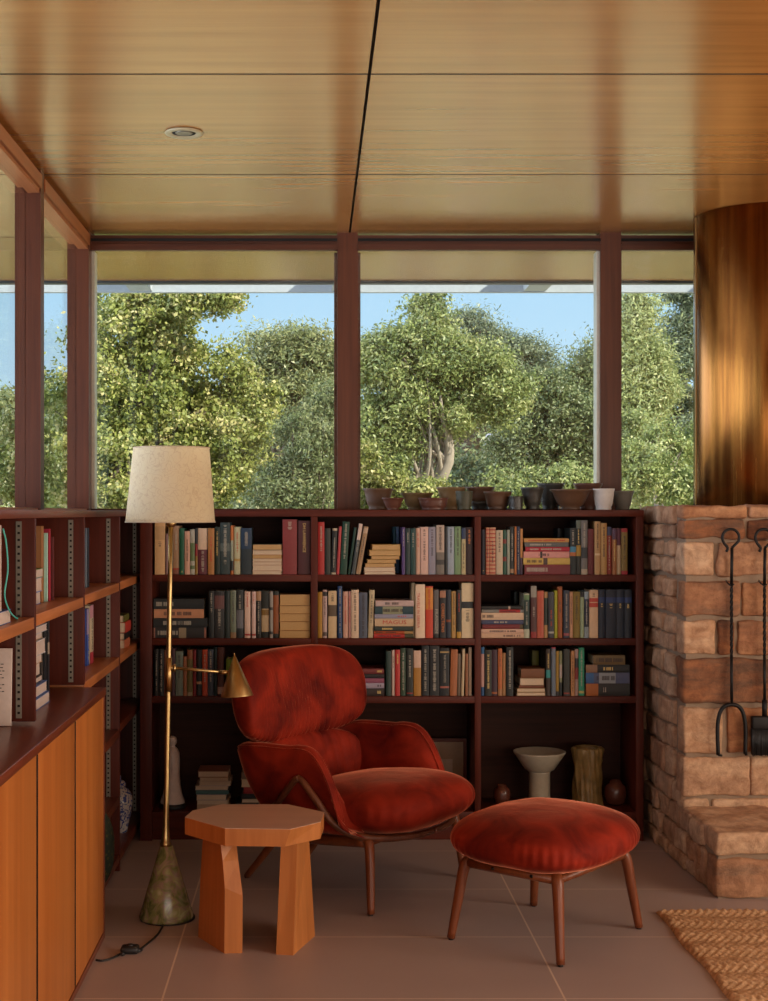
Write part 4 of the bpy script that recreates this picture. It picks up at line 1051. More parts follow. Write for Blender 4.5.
# --- middle bay, third shelf
stack_books(2, 2, 355, 343, [
 (10, 178, 172, 205, '6c2828', 'topmost maroon', 's', dict(text=('*', G_, .75, .9))),
 (12, 180, 206, 231, '201a1c', 'thin black', 's'),
 (10, 179, 232, 262, '8a4a62', 'pink purple', 's'),
 (12, 180, 263, 296, '9a8ea0', 'lilac', 's', dict(text=('*', D_, .75, .9))),
 (10, 180, 297, 343, '2c1c18', 'bottommost dark brown', 's', dict(text=('*', G_, .75, .9)))], s=6.144)
shelf_books(2, 2, 355, 640, 343, [
 (190, 222, 68, '1f342e', 'dark green, first from left'),
 (226, 246, 62, 'bfa69a', 'thin pinkish white', dict(text=('*', D_, .6, .9))),
 (247, 277, 60, 'ad2a26', 'bright red', dict(text=('*', G_, .7, .9))),
 (280, 315, 50, '2c4430', 'green patterned', dict(text=('*', P, .1, .9))),
 (317, 358, 52, '1c221c', 'black, small red mark at foot', dict(bands=((.04, .07, '8a2420'),), text=('*', P, .4, .85))),
 (361, 407, 65, 'a5732a', 'mustard with cream head', dict(bands=((.62, 1, 'c6a690'),))),
 (411, 456, 35, '141a1e', 'tall black, leftmost of the three', dict(text=('*', P, .1, .93))),
 (459, 520, 35, '15191c', 'tall thick black in the middle', dict(text=('*', P, .1, .93))),
 (523, 581, 50, '0f1519', 'thick black with large cream title', dict(bands=((.16, .20, 'a05a4a'), (.90, .93, 'b0935e')), text=('THE WHITE GODDESS', P, .26, .88))),
 (583, 626, 58, '9a5a30', 'leaning orange brown', dict(lean=8)),
 (630, 652, 85, '6a5a4a', 'thin grey brown'),
 (652, 669, 55, 'b8a684', 'thin cream', dict(lean=8)),
 (678, 697, 85, '8a5a3a', 'short brown'),
 (699, 719, 45, 'a08c76', 'tall grey cream'),
], s=6.144)
# --- right bay, top shelf
shelf_books(3, 0, 478, 512, 555, [
 (34, 68, 148, '1c1e2c', 'navy, leftmost', dict(text=('*', G_, .05, .1))),
 (71, 103, 130, 'b07a58', 'narrower red striped', dict(bands=tuple((i/12+.02, i/12+.05, '9a3426') for i in range(12)), text=('*', D_, .35, .75))),
 (105, 163, 130, 'b88a68', 'wider red striped', dict(bands=tuple((i/12+.02, i/12+.05, '9a3426') for i in range(12)), text=('*', D_, .25, .7))),
 (165, 226, 155, 'b5a288', 'cream grey', dict(text=('*', D_, .5, .95))),
 (228, 262, 155, '1d4a38', 'green with red marks', dict(bands=((.3, .4, '7a2a24'), (.7, .8, '7a2a24')))),
 (264, 290, 152, '8a8f7e', 'thin grey green'),
 (292, 330, 125, '242a28', 'black grey lettered', dict(bands=((.03, .12, '9a7a5c'),), text=('*', P, .3, .85))),
 (332, 350, 122, 'a8622a', 'thin orange'),
 (352, 382, 122, '1c2a4c', 'navy white lettered', dict(text=('*', P, .1, .9))),
 (384, 409, 142, 'b07a44', 'tan orange', dict(bands=((0, .37, '4a3848'),))),
 (60, 106, 145, '121618', 'black at the stack end', dict(off=558, back=.17, dep=.11)),
 (109, 165, 135, '16201f', 'black with blue orange picture', dict(off=558, bands=((.4, .6, '3a7a98'), (.4, .48, 'a8622e')), text=('*', P, .65, .95))),
 (167, 210, 65, '1c2420', 'tall black with yellow picture', dict(off=558, bands=((.34, .54, '9a7a2a'), (.85, 1, '5a6458')), text=('*', G_, .55, .84))),
 (212, 270, 65, '6a6864', 'tall grey photo', dict(off=558, bands=((0, .1, 'a89a84'), (.3, .5, '2c3438')), text=('*', P, .5, .95))),
 (273, 328, 142, '5e1a1e', 'dark red', dict(off=558)),
 (332, 386, 75, 'b08c5c', 'tall tan with pale ring', dict(off=558, bands=((.36, .40, 'd0b890'),), text=('*', D_, .45, .95))),
 (389, 443, 90, 'ae8850', 'tall ochre', dict(off=558, text=('*', D_, .35, .95))),
 (447, 489, 125, '8c3426', 'red with blue head', dict(off=558, bands=((.82, 1, '3c4664'),), text=('*', P, .1, .8))),
 (492, 532, 138, '8f5a30', 'yellow brown with purple head', dict(off=558, bands=((.76, 1, '4c3448'),), text=('*', G_, .3, .75))),
 (534, 571, 138, 'c0a884', 'cream with maroon upper part', dict(off=558, bands=((.63, 1, '5a2e3e'),))),
 (577, 634, 138, '7c6830', 'olive with red ends', dict(off=558, bands=((0, .08, '9a1e28'), (.92, 1, '9a1e28')), text=('*', D_, .3, .85))),
])
stack_books(3, 0, 478, 555, [
 (416, 824, 218, 254, 'b88a4c', 'topmost tan', 's', dict(text=('*', RI, .1, .9))),
 (424, 818, 256, 298, '5a5a58', 'grey', 's', dict(text=('*', P, .1, .6))),
 (430, 828, 300, 341, 'a01c30', 'crimson', 's', dict(text=('*', P, .1, .8))),
 (414, 828, 343, 401, 'c68a80', 'thick pink', 's', dict(bands=((.36, .41, '2a2420'),), text=('*', D_, .28, .55))),
 (410, 832, 403, 463, 'b89a4c', 'yellow black lettered', 's', dict(bands=((.43, .52, '4a3830'),), text=('*', D_, .08, .4))),
 (420, 832, 465, 555, '6c2026', 'thick red patterned bottommost', 's', dict(text=('*', P, .05, .5)))])
# --- right bay, second shelf
stack_books(3, 1, 478, 526, [
 (32, 400, 222, 254, '191c1c', 'topmost black', 's', dict(bands=((.66, .71, 'b8a08a'),))),
 (34, 412, 257, 285, '7a7a74', 'grey and red', 's', dict(bands=((.42, .92, 'a02424'),), text=('*', D_, .45, .85))),
 (30, 414, 287, 352, 'c8ac8e', 'thick cream', 's', dict(text=('*', D_, .03, .3))),
 (32, 414, 355, 396, '39405c', 'slate blue', 's', dict(text=('*', P, .3, .6))),
 (40, 410, 400, 441, '6c2024', 'maroon', 's', dict(bands=((.92, 1, '4a4020'),))),
 (30, 412, 443, 482, 'c8a48e', 'second from bottom, pale pink', 's', dict(text=('*', D_, .2, .8))),
 (30, 414, 483, 526, 'c3a084', 'bottommost pale', 's', dict(text=('*', D_, .5, .9)))])
shelf_books(3, 1, 478, 578, 526, [
 (378, 414, 128, '15231f', 'dark green behind the stack', dict(back=.17, dep=.11)),
 (417, 467, 125, 'a9ac94', 'white with dark green panel', dict(bands=((.2, .86, '1b3430'), (.86, .97, '5a7a50')), text=('*', P, .3, .8))),
 (478, 532, 55, '4a2826', 'tall with grey photo head', dict(bands=((.78, 1, '8a8578'), (0, .12, '8a2420')), text=('*', P, .4, .62))),
 (536, 598, 100, 'b0573e', 'pink red patterned', dict(text=('*', RI, .05, .97))),
 (600, 634, 110, 'a8804e', 'tan with dark panel', dict(bands=((.28, .87, '22302a'),))),
 (637, 690, 110, '33353a', 'dark slate with small white dot', dict(bands=((.1, .14, 'a8a8a0'),), text=('*', RI, .25, .6))),
 (693, 720, 98, '9a9a1e', 'bright yellow green'),
 (724, 766, 62, '945020', 'tall brown orange', dict(text=('*', D_, .5, .7))),
 (52, 105, 95, '2a3240', 'dark slate, white title', dict(off=558, bands=((.05, .1, 'a04a4a'),), text=('*', P, .2, .93))),
 (107, 138, 108, 'b58664', 'pinkish tan', dict(off=558, text=('*', D_, .3, .9))),
 (140, 202, 108, '7a661e', 'thick olive', dict(off=558, text=('*', D_, .4, .9))),
 (204, 238, 110, '8fa07c', 'pale green with black head', dict(off=558, bands=((.89, 1, '14181a'),))),
 (240, 283, 108, '86959a', 'pale blue with dark panel', dict(off=558, bands=((.24, .84, '20293a'),), text=('*', P, .3, .8))),
 (286, 366, 92, 'cfaf8a', 'thick cream with two red blocks', dict(off=558, bands=((.64, .73, 'b84030'), (.75, .83, 'b84030')), text=('*', D_, .86, .93))),
 (369, 431, 88, '101e30', 'navy volume with gilt, leftmost of four', dict(off=558, bands=((.73, .84, '1c3260'),), text=('*', G_, .62, .70))),
 (433, 528, 88, '0f1c2c', 'widest navy volume with gilt', dict(off=558, bands=((.73, .84, '1c3260'),), text=('*', G_, .62, .70))),
 (530, 600, 88, '101e2e', 'third navy volume with gilt', dict(off=558, bands=((.73, .84, '1c3260'),), text=('*', G_, .62, .70))),
 (602, 668, 88, '0e1a28', 'rightmost navy volume with gilt', dict(off=558, bands=((.73, .84, '1c3260'),), text=('*', G_, .62, .70))),
])
# --- right bay, third shelf
shelf_books(3, 2, 478, 640, 495, [
 (29, 61, 55, 'b58c84', 'pale pink with blue ends', dict(bands=((0, .18, '1c4a78'), (.86, 1, '1c5a88')))),
 (63, 125, 80, '1e201a', 'thick black gold lettered', dict(text=('*', G_, .15, .9))),
 (127, 180, 80, '3a1f2c', 'plum', dict(bands=((.04, .08, 'a05a2a'),))),
 (183, 220, 68, 'b0602c', 'orange', dict(bands=((0, .14, '9c7048'),), text=('*', D_, .55, .93))),
 (222, 255, 108, '9a7044', 'short tan', dict(text=('*', RI, .3, .6))),
 (257, 320, 55, '121a1a', 'tall black white lettered', dict(text=('*', P, .15, .93))),
 (545, 607, 120, '6c6a20', 'olive yellow behind the stack', dict(back=.17, dep=.10)),
 (618, 660, 72, '33261c', 'dark brown with cyan block', dict(bands=((.38, .55, '2a8a88'),), text=('*', G_, .6, .9))),
 (666, 704, 55, '65707c', 'blue grey with red head', dict(bands=((.97, 1, 'a02434'),))),
 (706, 734, 90, '9a7a2a', 'mustard', dict(bands=((0, .1, '2a2a30'),))),
 (736, 762, 90, '7c8260', 'thin green pictorial', dict(bands=((.4, .7, 'a89a90'), (0, .3, '22282a')))),
 (52, 109, 75, '2a2d28', 'dark grey', dict(off=558, bands=((.04, .07, '9a3424'),))),
 (118, 152, 88, 'b07e50', 'tan orange', dict(off=558, text=('*', D_, .1, .9))),
 (155, 188, 72, '9a7e74', 'pinkish pictorial', dict(off=558, bands=((.35, .6, '7a2a28'), (.6, .8, '2a2a30')))),
 (191, 243, 62, '1f8866', 'bright teal green', dict(off=558, text=('*', P, .2, .95), bands=((.05, .1, 'b0a060'),))),
])
stack_books(3, 2, 478, 500, [
 (392, 602, 250, 334, '6e4222', 'thick brown, topmost', 's'),
 (378, 600, 336, 402, '8a6a44', 'cream page edged', 'f'),
 (372, 598, 403, 430, '6e3c22', 'thin brown', 's'),
 (352, 612, 431, 466, 'a08254', 'second from bottom, cream page edged', 'f'),
 (350, 613, 467, 500, '8a6a44', 'bottommost cream page edged', 'f')])
stack_books(3, 2, 558, 482, [
 (320, 606, 108, 194, '6a5630', 'olive brown, topmost', 's', dict(bands=((0, 1, '6a5630'),), text=('*', D_, .1, .9))),
 (254, 648, 196, 268, '171a1a', 'black with tan end', 's', dict(bands=((0, .26, '8a6a50'),), text=('*', G_, .4, .6))),
 (254, 650, 270, 369, '4a5270', 'thick blue and white pictorial', 's', dict(bands=((.3, .68, '8c9498'), (0, .18, '2c5c90')), text=('*', D_, .25, .65))),
 (254, 650, 371, 482, '181816', 'thick black with orange picture', 's', dict(bands=((0, .28, 'a05a1c'),), text=('*', P, .4, .6)))], name='pictorial stack')
# --- left bay, bottom shelf: stacks on the board
B3 = 6.25
def stk(x0off, layers, name, back):
    z = SH[3]
    for (a, b, h, hx, desc, kind) in layers:
        lying(a, b, z, z+h, hx, '%s book lying in %s on bottom shelf, left bay' % (desc, name), 'books in the %s on the bottom shelf' % name, kind, back=back, dep=.15); z += h
fx2 = lambda c: wx(150 + c/6.98, YB0+.05)
stk(0, [(fx2(330), fx2(552), .022, 'a88a70', 'bottommost cream', 's'), (fx2(328), fx2(550), .020, 'c0a488', 'second cream', 'f'), (fx2(325), fx2(534), .026, '8c8498', 'lilac grey', 'f'), (fx2(322), fx2(552), .018, '3c6668', 'thin teal', 's'),
        (fx2(316), fx2(545), .019, 'b8a8a4', 'lower white', 'f'), (fx2(342), fx2(566), .021, 'c4b2aa', 'upper white', 'f'), (fx2(348), fx2(552), .018, 'b09074', 'thin tan', 'f'), (fx2(336), fx2(550), .027, '8a5a48', 'topmost brown', 'f')], 'left stack', .03)
stk(0, [(fx2(600), fx2(760), .030, '1a2430', 'blue black bottommost', 's'), (fx2(640), fx2(770), .018, 'a88a6c', 'thin cream', 'f'), (fx2(640), fx2(765), .022, '15181a', 'black', 's'), (fx2(655), fx2(775), .030, '8e2024', 'red', 's'), (fx2(637), fx2(760), .036, 'b09a7c', 'cream', 'f'), (fx2(640), fx2(740), .030, '7c6454', 'topmost brown', 's')], 'stack behind armchair', .03)
# --- books of the left bookcase (their spines face the room)
def side_book(y0, y1, z0, h, xf, hx, label, dep=.15, bands=(), page='page', group='upright books in the left bookcase', text=None):
    o = upright(0, y1-y0, z0, h, hx, label, group, bands, text, 0, 0, dep, page, 0)
    o.rotation_euler = (0, 0, PI/2); o.location = (xf, (y0+y1)/2, z0+.0004); return o
def side_lying(y0, y1, z0, h, xf, hx, label, kind='f', page='page', group='lying books in the left bookcase', dep=.15, bands=()):
    o = lying(0, y1-y0, z0, z0+h, hx, label, group, kind, bands, None, page, 0, dep, 0); o.rotation_euler = (0, 0, PI/2); o.location = (xf, (y0+y1)/2, z0); return o
z = 1.161
side_book(4.42, 4.46, z, .245, -.872, '9c6a40', 'tall brown binder on upper shelf above the cabinet', .13)
side_book(4.465, 4.485, z, .222, -.872, '8fae9a', 'thin pale green book on upper shelf above the cabinet', .13)
side_book(4.487, 4.505, z, .222, -.868, 'a8d0c4', 'thin mint book on upper shelf above the cabinet', .13)
side_book(4.508, 4.54, z, .235, -.865, 'a01c34', 'bright crimson book on upper shelf above the cabinet', .13)
side_book(4.57, 4.60, z, .208, -.865, '5c2020', 'dark red book against divider, upper shelf above the cabinet', .13)
zz = z
for k, (h, c, y0, hxn, d) in enumerate(((.040, .02, 4.0, '5a74b8', 'bottommost blue edged'), (.045, .0, 4.02, '5a74b8', 'middle blue edged'), (.028, .0, 4.03, '6a8a48', 'topmost green edged'))):
    side_lying(y0+.10, 4.40, zz, h, -.872+.004*k, hxn, '%s book in pile beside the brown binder' % d, page='porcelain', dep=.14); zz += h
z = .8535; zz = z
for k, (h, hxn, d, xf) in enumerate(((.034, '4a6aa8', 'bottommost blue covered', -.862), (.034, '4a6aa8', 'second blue covered', -.870), (.018, '2a2a2a', 'thin black covered', -.885), (.040, '141414', 'black covered', -.892), (.030, 'b08a60', 'tan', -.886), (.046, 'b8b8c0', 'thick white', -.875), (.024, 'b89a70', 'cream', -.885), (.022, 'c0c0c8', 'thin white', -.870), (.02, 'b08a50', 'topmost tan', -.886))):
    side_lying(4.12+.01*(k % 3), 4.37, zz, h, xf+.024, hxn, '%s book of the pile standing on the cabinet top' % d, page='porcelain', dep=.14); zz += h
side_book(4.40, 4.425, z, .26, -.868, '3a3430', 'tall grey edged book on the cabinet top', .14, page='porcelain')
side_book(4.43, 4.47, z, .262, -.865, '15171c', 'tall black book with yellow foot on cabinet top', .14, bands=((.06, .12, 'b09a20'),))
side_book(4.475, 4.505, z, .25, -.862, '1a1c24', 'tall dark book with grey picture on cabinet top', .14, bands=((.55, .7, '9a8a7a'),))
z = 1.166
side_book(5.18, 5.215, z, .225, -.864, '8a94a8', 'pale lilac book on third bay upper shelf, first', .13, bands=((0, .2, 'a0b0b8'),))
side_book(5.216, 5.24, z, .225, -.861, '6a7684', 'grey blue book on third bay upper shelf', .13)
side_book(5.242, 5.275, z, .225, -.859, '22303c', 'dark slate book on third bay upper shelf', .13)
z = .866
side_book(5.26, 5.315, z, .215, -.865, '3a56a8', 'blue and lilac book on third bay middle shelf', .14, bands=((.55, 1, '9a8ab0'),), text=('*', 'pale_ink', .1, .9))
side_book(5.318, 5.40, z, .225, -.862, 'c8b89c', 'thick cream book with pink ends on third bay shelf', .14, bands=((0, .2, 'a03040'), (.78, 1, 'c08a98')), text=('*', 'dark_ink', .22, .76))
z = 1.169
side_book(6.02, 6.06, z, .20, -.852, '4a5a3c', 'dark green book in fourth bay, upper shelf near corner', .13)
z = .591+.0; z = .869
for (h, hxn, d, xf) in ((.037, 'c06a48', 'bottommost orange', -.812), (.030, '1a1614', 'black', -.812), (.045, 'b8382c', 'thick red', -.808), (.030, '5c5a20', 'topmost olive', -.816)):
    side_lying(5.90, 6.06, z, h, xf, hxn, '%s small book stacked in fourth bay near the corner' % d, 's', dep=.11); z += h
# nearest bay: book with a teal ribbon, card against the wall
side_lying(3.40, 3.71, 1.156, .036, -.815, '4a6098', 'thick white book on shelf at the left edge', page='porcelain', dep=.18)
o = MB(); o.box(-.004, .004, -.11, .11, 0, .225, 'porcelain', .002); o = o.build('greeting_card'); o.location = (-.822, 3.50, 1.1925); tag(o, 'upright grey white card standing on book at the left edge', 'card')
m = MB(); m.tube(bez([(-.812, 3.60, 1.408), (-.806, 3.61, 1.37), (-.803, 3.615, 1.30), (-.810, 3.61, 1.235), (-.806, 3.65, 1.19), (-.812, 3.76, 1.1625), (-.826, 3.84, 1.1585)], 8), .0022, plain('teal_ribbon', (.06, .42, .36), .5), 6)
tag(m.build('ribbon'), 'thin teal ribbon hanging down beside the white card', 'ribbon')
cdm = MB(); cdm.box(0, .20, -.004, .004, 0, .215, 'porcelain', .001); cdo = cdm.build('printed_board'); cdo.location = (-1.048, 3.86, .8548); cdo.rotation_euler = (math.radians(-4), 0, 0); tag(cdo, 'pale printed card standing on the cabinet top at left edge', 'card')
m = MB()
for r_ in range(9):
    if r_ in (5,): continue
    x = .12
    while x < .175: l = R.uniform(.005, .014); m.box(x, min(.18, x+l), -.0048, -.0042, .17-.0095*r_, .1725-.0095*r_, 'dark_ink'); x += l+.004
m.build('small_print', cdo)
# blue and white jar and patterned cushion in the lowest left compartments
jr = empty('ginger_jar', (-.850, 6.00, .066), 0, 'blue and white lidded porcelain jar in the lower corner of left bookcase', 'jar')
m = MB(); m.lathe([(.050, 0), (.052, .01), (.060, .04), (.078, .11), (.085, .16), (.078, .20), (.055, .228), (.040, .236)], 'blue_white', n=40); m.v = [(x*.70, y*.70, z*.82) for x, y, z in m.v]; m.build('body', jr)
m = MB(); m.lathe([(.040, .236), (.043, .24), (.042, .258), (.026, .270), (.010, .274), (.014, .285), (.010, .296), (.002, .299)], 'blue_white', n=32); m.v = [(x*.70, y*.70, z*.82) for x, y, z in m.v]; m.build('lid', jr)
m = MB(); m.ellip((0, 0, 0), (.16, .10, .17), 'green_pattern', 2.6, 2.6, 48, 20); o = m.build('floor_cushion'); o.location = (-.885, 4.99, .238); tag(o, 'dark green patterned cushion stuffed beside the cabinet near the floor', 'cushion')

# ------------------------------------------------------------------ ornaments on the bottom shelf
def LY_(py, Y): return wz(py, Y)
zb3 = SH[3]
fg = empty('figurine', (wx(172.5, 6.20), 6.20, zb3), 0, 'tall white ceramic robed figure on black base, behind lamp pole', 'figurine')
m = MB(); m.lathe([(.058, 0), (.060, .004), (.058, .020), (.05, .024)], 'black_rubber', n=32); m.v = [(x, y, z*.905) for x, y, z in m.v]; m.build('base', fg)
m = MB(); m.lathe([(.055, .024), (.054, .034), (.045, .062), (.036, .11), (.032, .18), (.033, .235), (.031, .27), (.022, .292), (.012, .302), (.011, .307), (.017, .318), (.0195, .332), (.016, .347), (.006, .354)], 'porcelain', (0, 0, 0), 40)
m.ellip((.004, -.026, .20), (.010, .008, .075), 'porcelain', 2, 2, 16, 12); m.v = [(x, y, z*.905) for x, y, z in m.v]; m.build('robed_body', fg)
bw = empty('pedestal_bowl', (wx(539.5, 6.25), 6.25, zb3), 0, 'pale ceramic bowl on a thick pedestal, on the bottom shelf', 'bowl')
plain('glaze_pale', (.42, .38, .29), .3); plain('glaze_brown', (.10, .03, .018), .25); plain('glaze_tree', (.20, .15, .05), .45, bump=1, bscale=40)
for n__ in MATS['glaze_tree'].node_tree.nodes:
    if n__.type == 'MIX': n__.inputs[6].default_value = (.04, .025, .01, 1); n__.inputs[7].default_value = (.42, .28, .09, 1)
    if n__.type == 'TEX_NOISE': n__.inputs['Scale'].default_value = 22; n__.inputs['Detail'].default_value = 6; plain('glaze_ochre', (.30, .18, .07), .35)
m = MB(); m.lathe([(.052, 0), (.050, .01), (.047, .06), (.047, .17), (.052, .178)], 'glaze_pale', n=40); m.v = [(x, y, z*.87) for x, y, z in m.v]; m.build('pedestal', bw)
m = MB(); m.lathe([(.048, .176), (.066, .188), (.088, .225), (.116, .272), (.118, .279), (.114, .281), (.085, .235), (.05, .20), (.002, .197)], 'glaze_pale', n=56); m.v = [(x, y, z*.87) for x, y, z in m.v]; m.build('bowl', bw)
tv = empty('ceramic_vase', (wx(587.5, 6.25), 6.25, zb3), 0, 'tall mottled ochre vase shaped like a tree stump', 'vase')
m = MB(); n = 56; prof = [(.066, 0), (.063, .03), (.060, .1), (.060, .2), (.066, .27), (.064, .284), (.055, .290), (.050, .284), (.048, .05), (.002, .05)]
vs = []; 
P2 = []
for i in range(len(prof)-1):
    for k in range(5): t = k/5; P2.append((prof[i][0]+(prof[i+1][0]-prof[i][0])*t, prof[i][1]+(prof[i+1][1]-prof[i][1])*t, i))
for r, z, i in P2:
    for k in range(n):
        a = 2*PI*k/n; d = (.010*noise.noise(Vector((math.cos(a)*3, math.sin(a)*3, z*9))) + .003*math.sin(a*17+z*20)) if i < 6 else 0
        if i < 6 and z > .22: d += .008*max(0, noise.noise(Vector((math.cos(a)*4, math.sin(a)*4, z*30))))
        vs.append(((r+d)*math.cos(a), (r+d)*math.sin(a), z))
m.add(vs, [(i*n+k, i*n+(k+1) % n, (i+1)*n+(k+1) % n, (i+1)*n+k) for i in range(len(P2)-1) for k in range(n)] + [list(range(n))[::-1]], 'glaze_tree', True); m.v = [(x, y, z*.91) for x, y, z in m.v]; m.build('stump_body', tv)
def jar_(px, r, h, label):
    o = MB(); o.lathe([(r*.62, 0), (r*.88, h*.12), (r, h*.38), (r*.97, h*.6), (r*.88, h*.80), (r*.56, h*.90), (r*.52, h), (r*.46, h), (r*.5, h*.88), (.002, h*.2)], 'glaze_brown', n=40, wob=.05); o = o.build('round_jar'); o.location = (wx(px, 6.27), 6.27, zb3); tag(o, label, 'jar', None); return o
jar_(502, .039, .088, 'small dark brown glazed jar left of the pedestal bowl')
jar_(615.5, .053, .108, 'larger round brown glazed jar right of the tree stump vase')
pf = empty('picture_frame', (wx(457, 6.33), 6.33, zb3+.002), 0, 'framed picture leaning at the back behind the armchair', 'picture frame'); pf.rotation_euler = (math.radians(-3), 0, 0)
m = MB(); W_, H_ = .30, .285; fr = .016
m.box(-.25, .045, -.01, .01, 0, fr, 'case_x'); m.box(-.25, .045, -.01, .01, H_-fr, H_, 'case_x'); m.box(-.25, -.25+fr, -.01, .01, fr, H_-fr, 'case_z'); m.box(.045-fr, .045, -.01, .01, fr, H_-fr, 'case_z'); m.build('frame', pf)
m = MB(); m.box(-.235, .03, -.004, .004, fr, H_-fr, plain('mount_board', (.30, .22, .16), .8)); m.build('mount', pf)
m = MB(); m.box(-.18, -.02, -.0055, -.003, .06, .19, plain('faded_print', (.42, .34, .28), .8)); m.build('print', pf)

# ------------------------------------------------------------------ bowls on top of the bookcase
plain('pot_dark', (.035, .032, .026), .4); plain('pot_brown', (.10, .048, .024), .45); plain('pot_ochre', (.17, .10, .04), .45); plain('pot_red', (.10, .036, .022), .4); plain('pot_grey', (.12, .11, .09), .5); plain('pot_white', (.52, .48, .44), .4); plain('pot_olive', (.045, .042, .02), .55)
ztop = 1.461
pots = [ # rim px left/right, rim y, base px left/right, row depth, material, label
 (363, 393.7, 488.6, 369.5, 388.5, 6.30, 'pot_brown', 'flared brown ceramic bowl, leftmost on the bookcase top'),
 (381.8, 404.5, 498, 387.5, 399, 6.158, 'pot_red', 'very small reddish bowl in front, second from left'),
 (400.7, 434, 493, 407, 425, 6.33, 'pot_ochre', 'ochre bowl standing behind two small bowls'),
 (418.2, 448.8, 498, 421.5, 444.7, 6.178, 'pot_red', 'low wide reddish bowl in the front row'),
 (436.2, 466, 487.3, 442, 458, 6.33, 'pot_ochre', 'taller ochre bowl behind the low reddish bowl'),
 (455.4, 473, 491, 457, 470.5, 6.15, 'pot_olive', 'small dark olive straight sided cup'),
 (465.5, 495, 487, 472, 489, 6.372, 'pot_brown', 'brown dipped bowl behind the olive cup', 'pot_dark'),
 (483.5, 512.3, 491.8, 488.5, 507, 6.22, 'pot_brown', 'brown bowl with thick lip behind middle of right bay'),
 (508.5, 523.5, 496.3, 507.3, 521.5, 6.15, 'pot_dark', 'tiny dark squat cup, smallest of all'),
 (520.3, 544.5, 487.5, 525.3, 538.5, 6.205, 'pot_dark', 'tall dark tapered cup'),
 (537, 564.7, 483.4, 542, 557.6, 6.35, 'pot_dark', 'tallest dark pot, in the back row'),
 (550, 592, 489.5, 560.6, 579.8, 6.19, 'pot_brown', 'large wide flared brown bowl'),
 (573.1, 602.5, 483.4, 581, 597, 6.36, 'pot_red', 'red brown pot behind the large flared bowl'),
 (593, 614.5, 488.8, 597, 612, 6.156, 'pot_white', 'pale grey white cup near the right end'),
 (611, 634.3, 491, 613.5, 627.2, 6.25, 'pot_grey', 'dark grey bowl, rightmost on the bookcase top')]
for q in pots:
    a, b, y, c_, d_, Y, mt, lab = q[:8]
    rr = (b-a)/2*Y/F; rb = (d_-c_)/2*Y/F; h = wz(y, Y)-ztop; X = wx((a+b)/2, Y)
    pr = [(rb*.98, 0), (rb*1.04, h*.05), (rb*.97, h*.13)]
    for t in (.25, .4, .55, .7, .85): pr.append((rb + (rr*.95-rb)*(math.sin(t*PI/2)**.9 if rr/rb < 1.5 else t**.9), h*t))
    pr += [(rr, h*.95), (rr*1.0, h), (rr-.005, h)]
    o = MB()
    if len(q) > 8: o.lathe(pr[:5], q[8], n=40, wob=.03); o.lathe(pr[4:], mt, n=40, wob=.03)
    else: o.lathe(pr, mt, n=40, wob=.03)
    # hollow inside
    o.f = [f for f in o.f if not (len(f) > 4 and all(abs(o.v[k][2]-h) < 1e-6 for k in f))]; k_ = len(o.f); o.m = o.m[:k_] if len(o.m) > k_ else o.m; o.sm = o.sm[:k_] if len(o.sm) > k_ else o.sm
    inn = [(rr-.005, h), (rr*.9-.006, h*.75), (rb*.8, h*.2), (.002, h*.14)]
    n = 40; vs = [(r*math.cos(2*PI*k/n), r*math.sin(2*PI*k/n), z) for r, z in inn for k in range(n)]
    o.add(vs, [(i*n+k, i*n+(k+1) % n, (i+1)*n+(k+1) % n, (i+1)*n+k) for i in range(3) for k in range(n)], mt, True)
    o = o.build('ceramic_bowl' if rr > .058 else 'ceramic_cup'); o.location = (X, Y, ztop+.0005)
    tag(o, lab, 'bowl', 'ceramic bowls lined up on the bookcase top')

# ------------------------------------------------------------------ outdoors
rng = np.random.default_rng(11)
def leaves(name, pts, nrm, size, mat, parent, val, aspect=.5):
    """rhombic leaves at pts; nrm biases how they face"""
    n = len(pts); d = rng.normal(size=(n, 3)); d /= np.linalg.norm(d, axis=1)[:, None]
    nn = nrm*.7 + rng.normal(size=(n, 3))*.75; nn[:, 2] += .25; nn /= np.linalg.norm(nn, axis=1)[:, None]
    a = np.cross(nn, d); a /= np.linalg.norm(a, axis=1)[:, None]+1e-9; b = np.cross(nn, a)
    s = size*rng.uniform(.6, 1.25, n)[:, None]
    V = np.empty((n, 4, 3), dtype=np.float32)
    V[:, 0] = pts - a*s; V[:, 1] = pts + b*s*aspect + nn*s*.12; V[:, 2] = pts + a*s; V[:, 3] = pts - b*s*aspect + nn*s*.12
    me = bpy.data.meshes.new(name); me.vertices.add(4*n); me.vertices.foreach_set('co', V.ravel())
    me.loops.add(4*n); me.loops.foreach_set('vertex_index', np.arange(4*n, dtype=np.int32))
    me.polygons.add(n); me.polygons.foreach_set('loop_start', np.arange(0, 4*n, 4, dtype=np.int32)); me.polygons.foreach_set('loop_total', np.full(n, 4, dtype=np.int32))
    me.update(calc_edges=True); me.materials.append(MATS[mat])
    at = me.attributes.new('leaf', 'FLOAT', 'FACE'); at.data.foreach_set('value', np.clip(val, 0, 1).astype(np.float32))
    o = bpy.data.objects.new(name, me); C.objects.link(o); o.parent = parent; return o
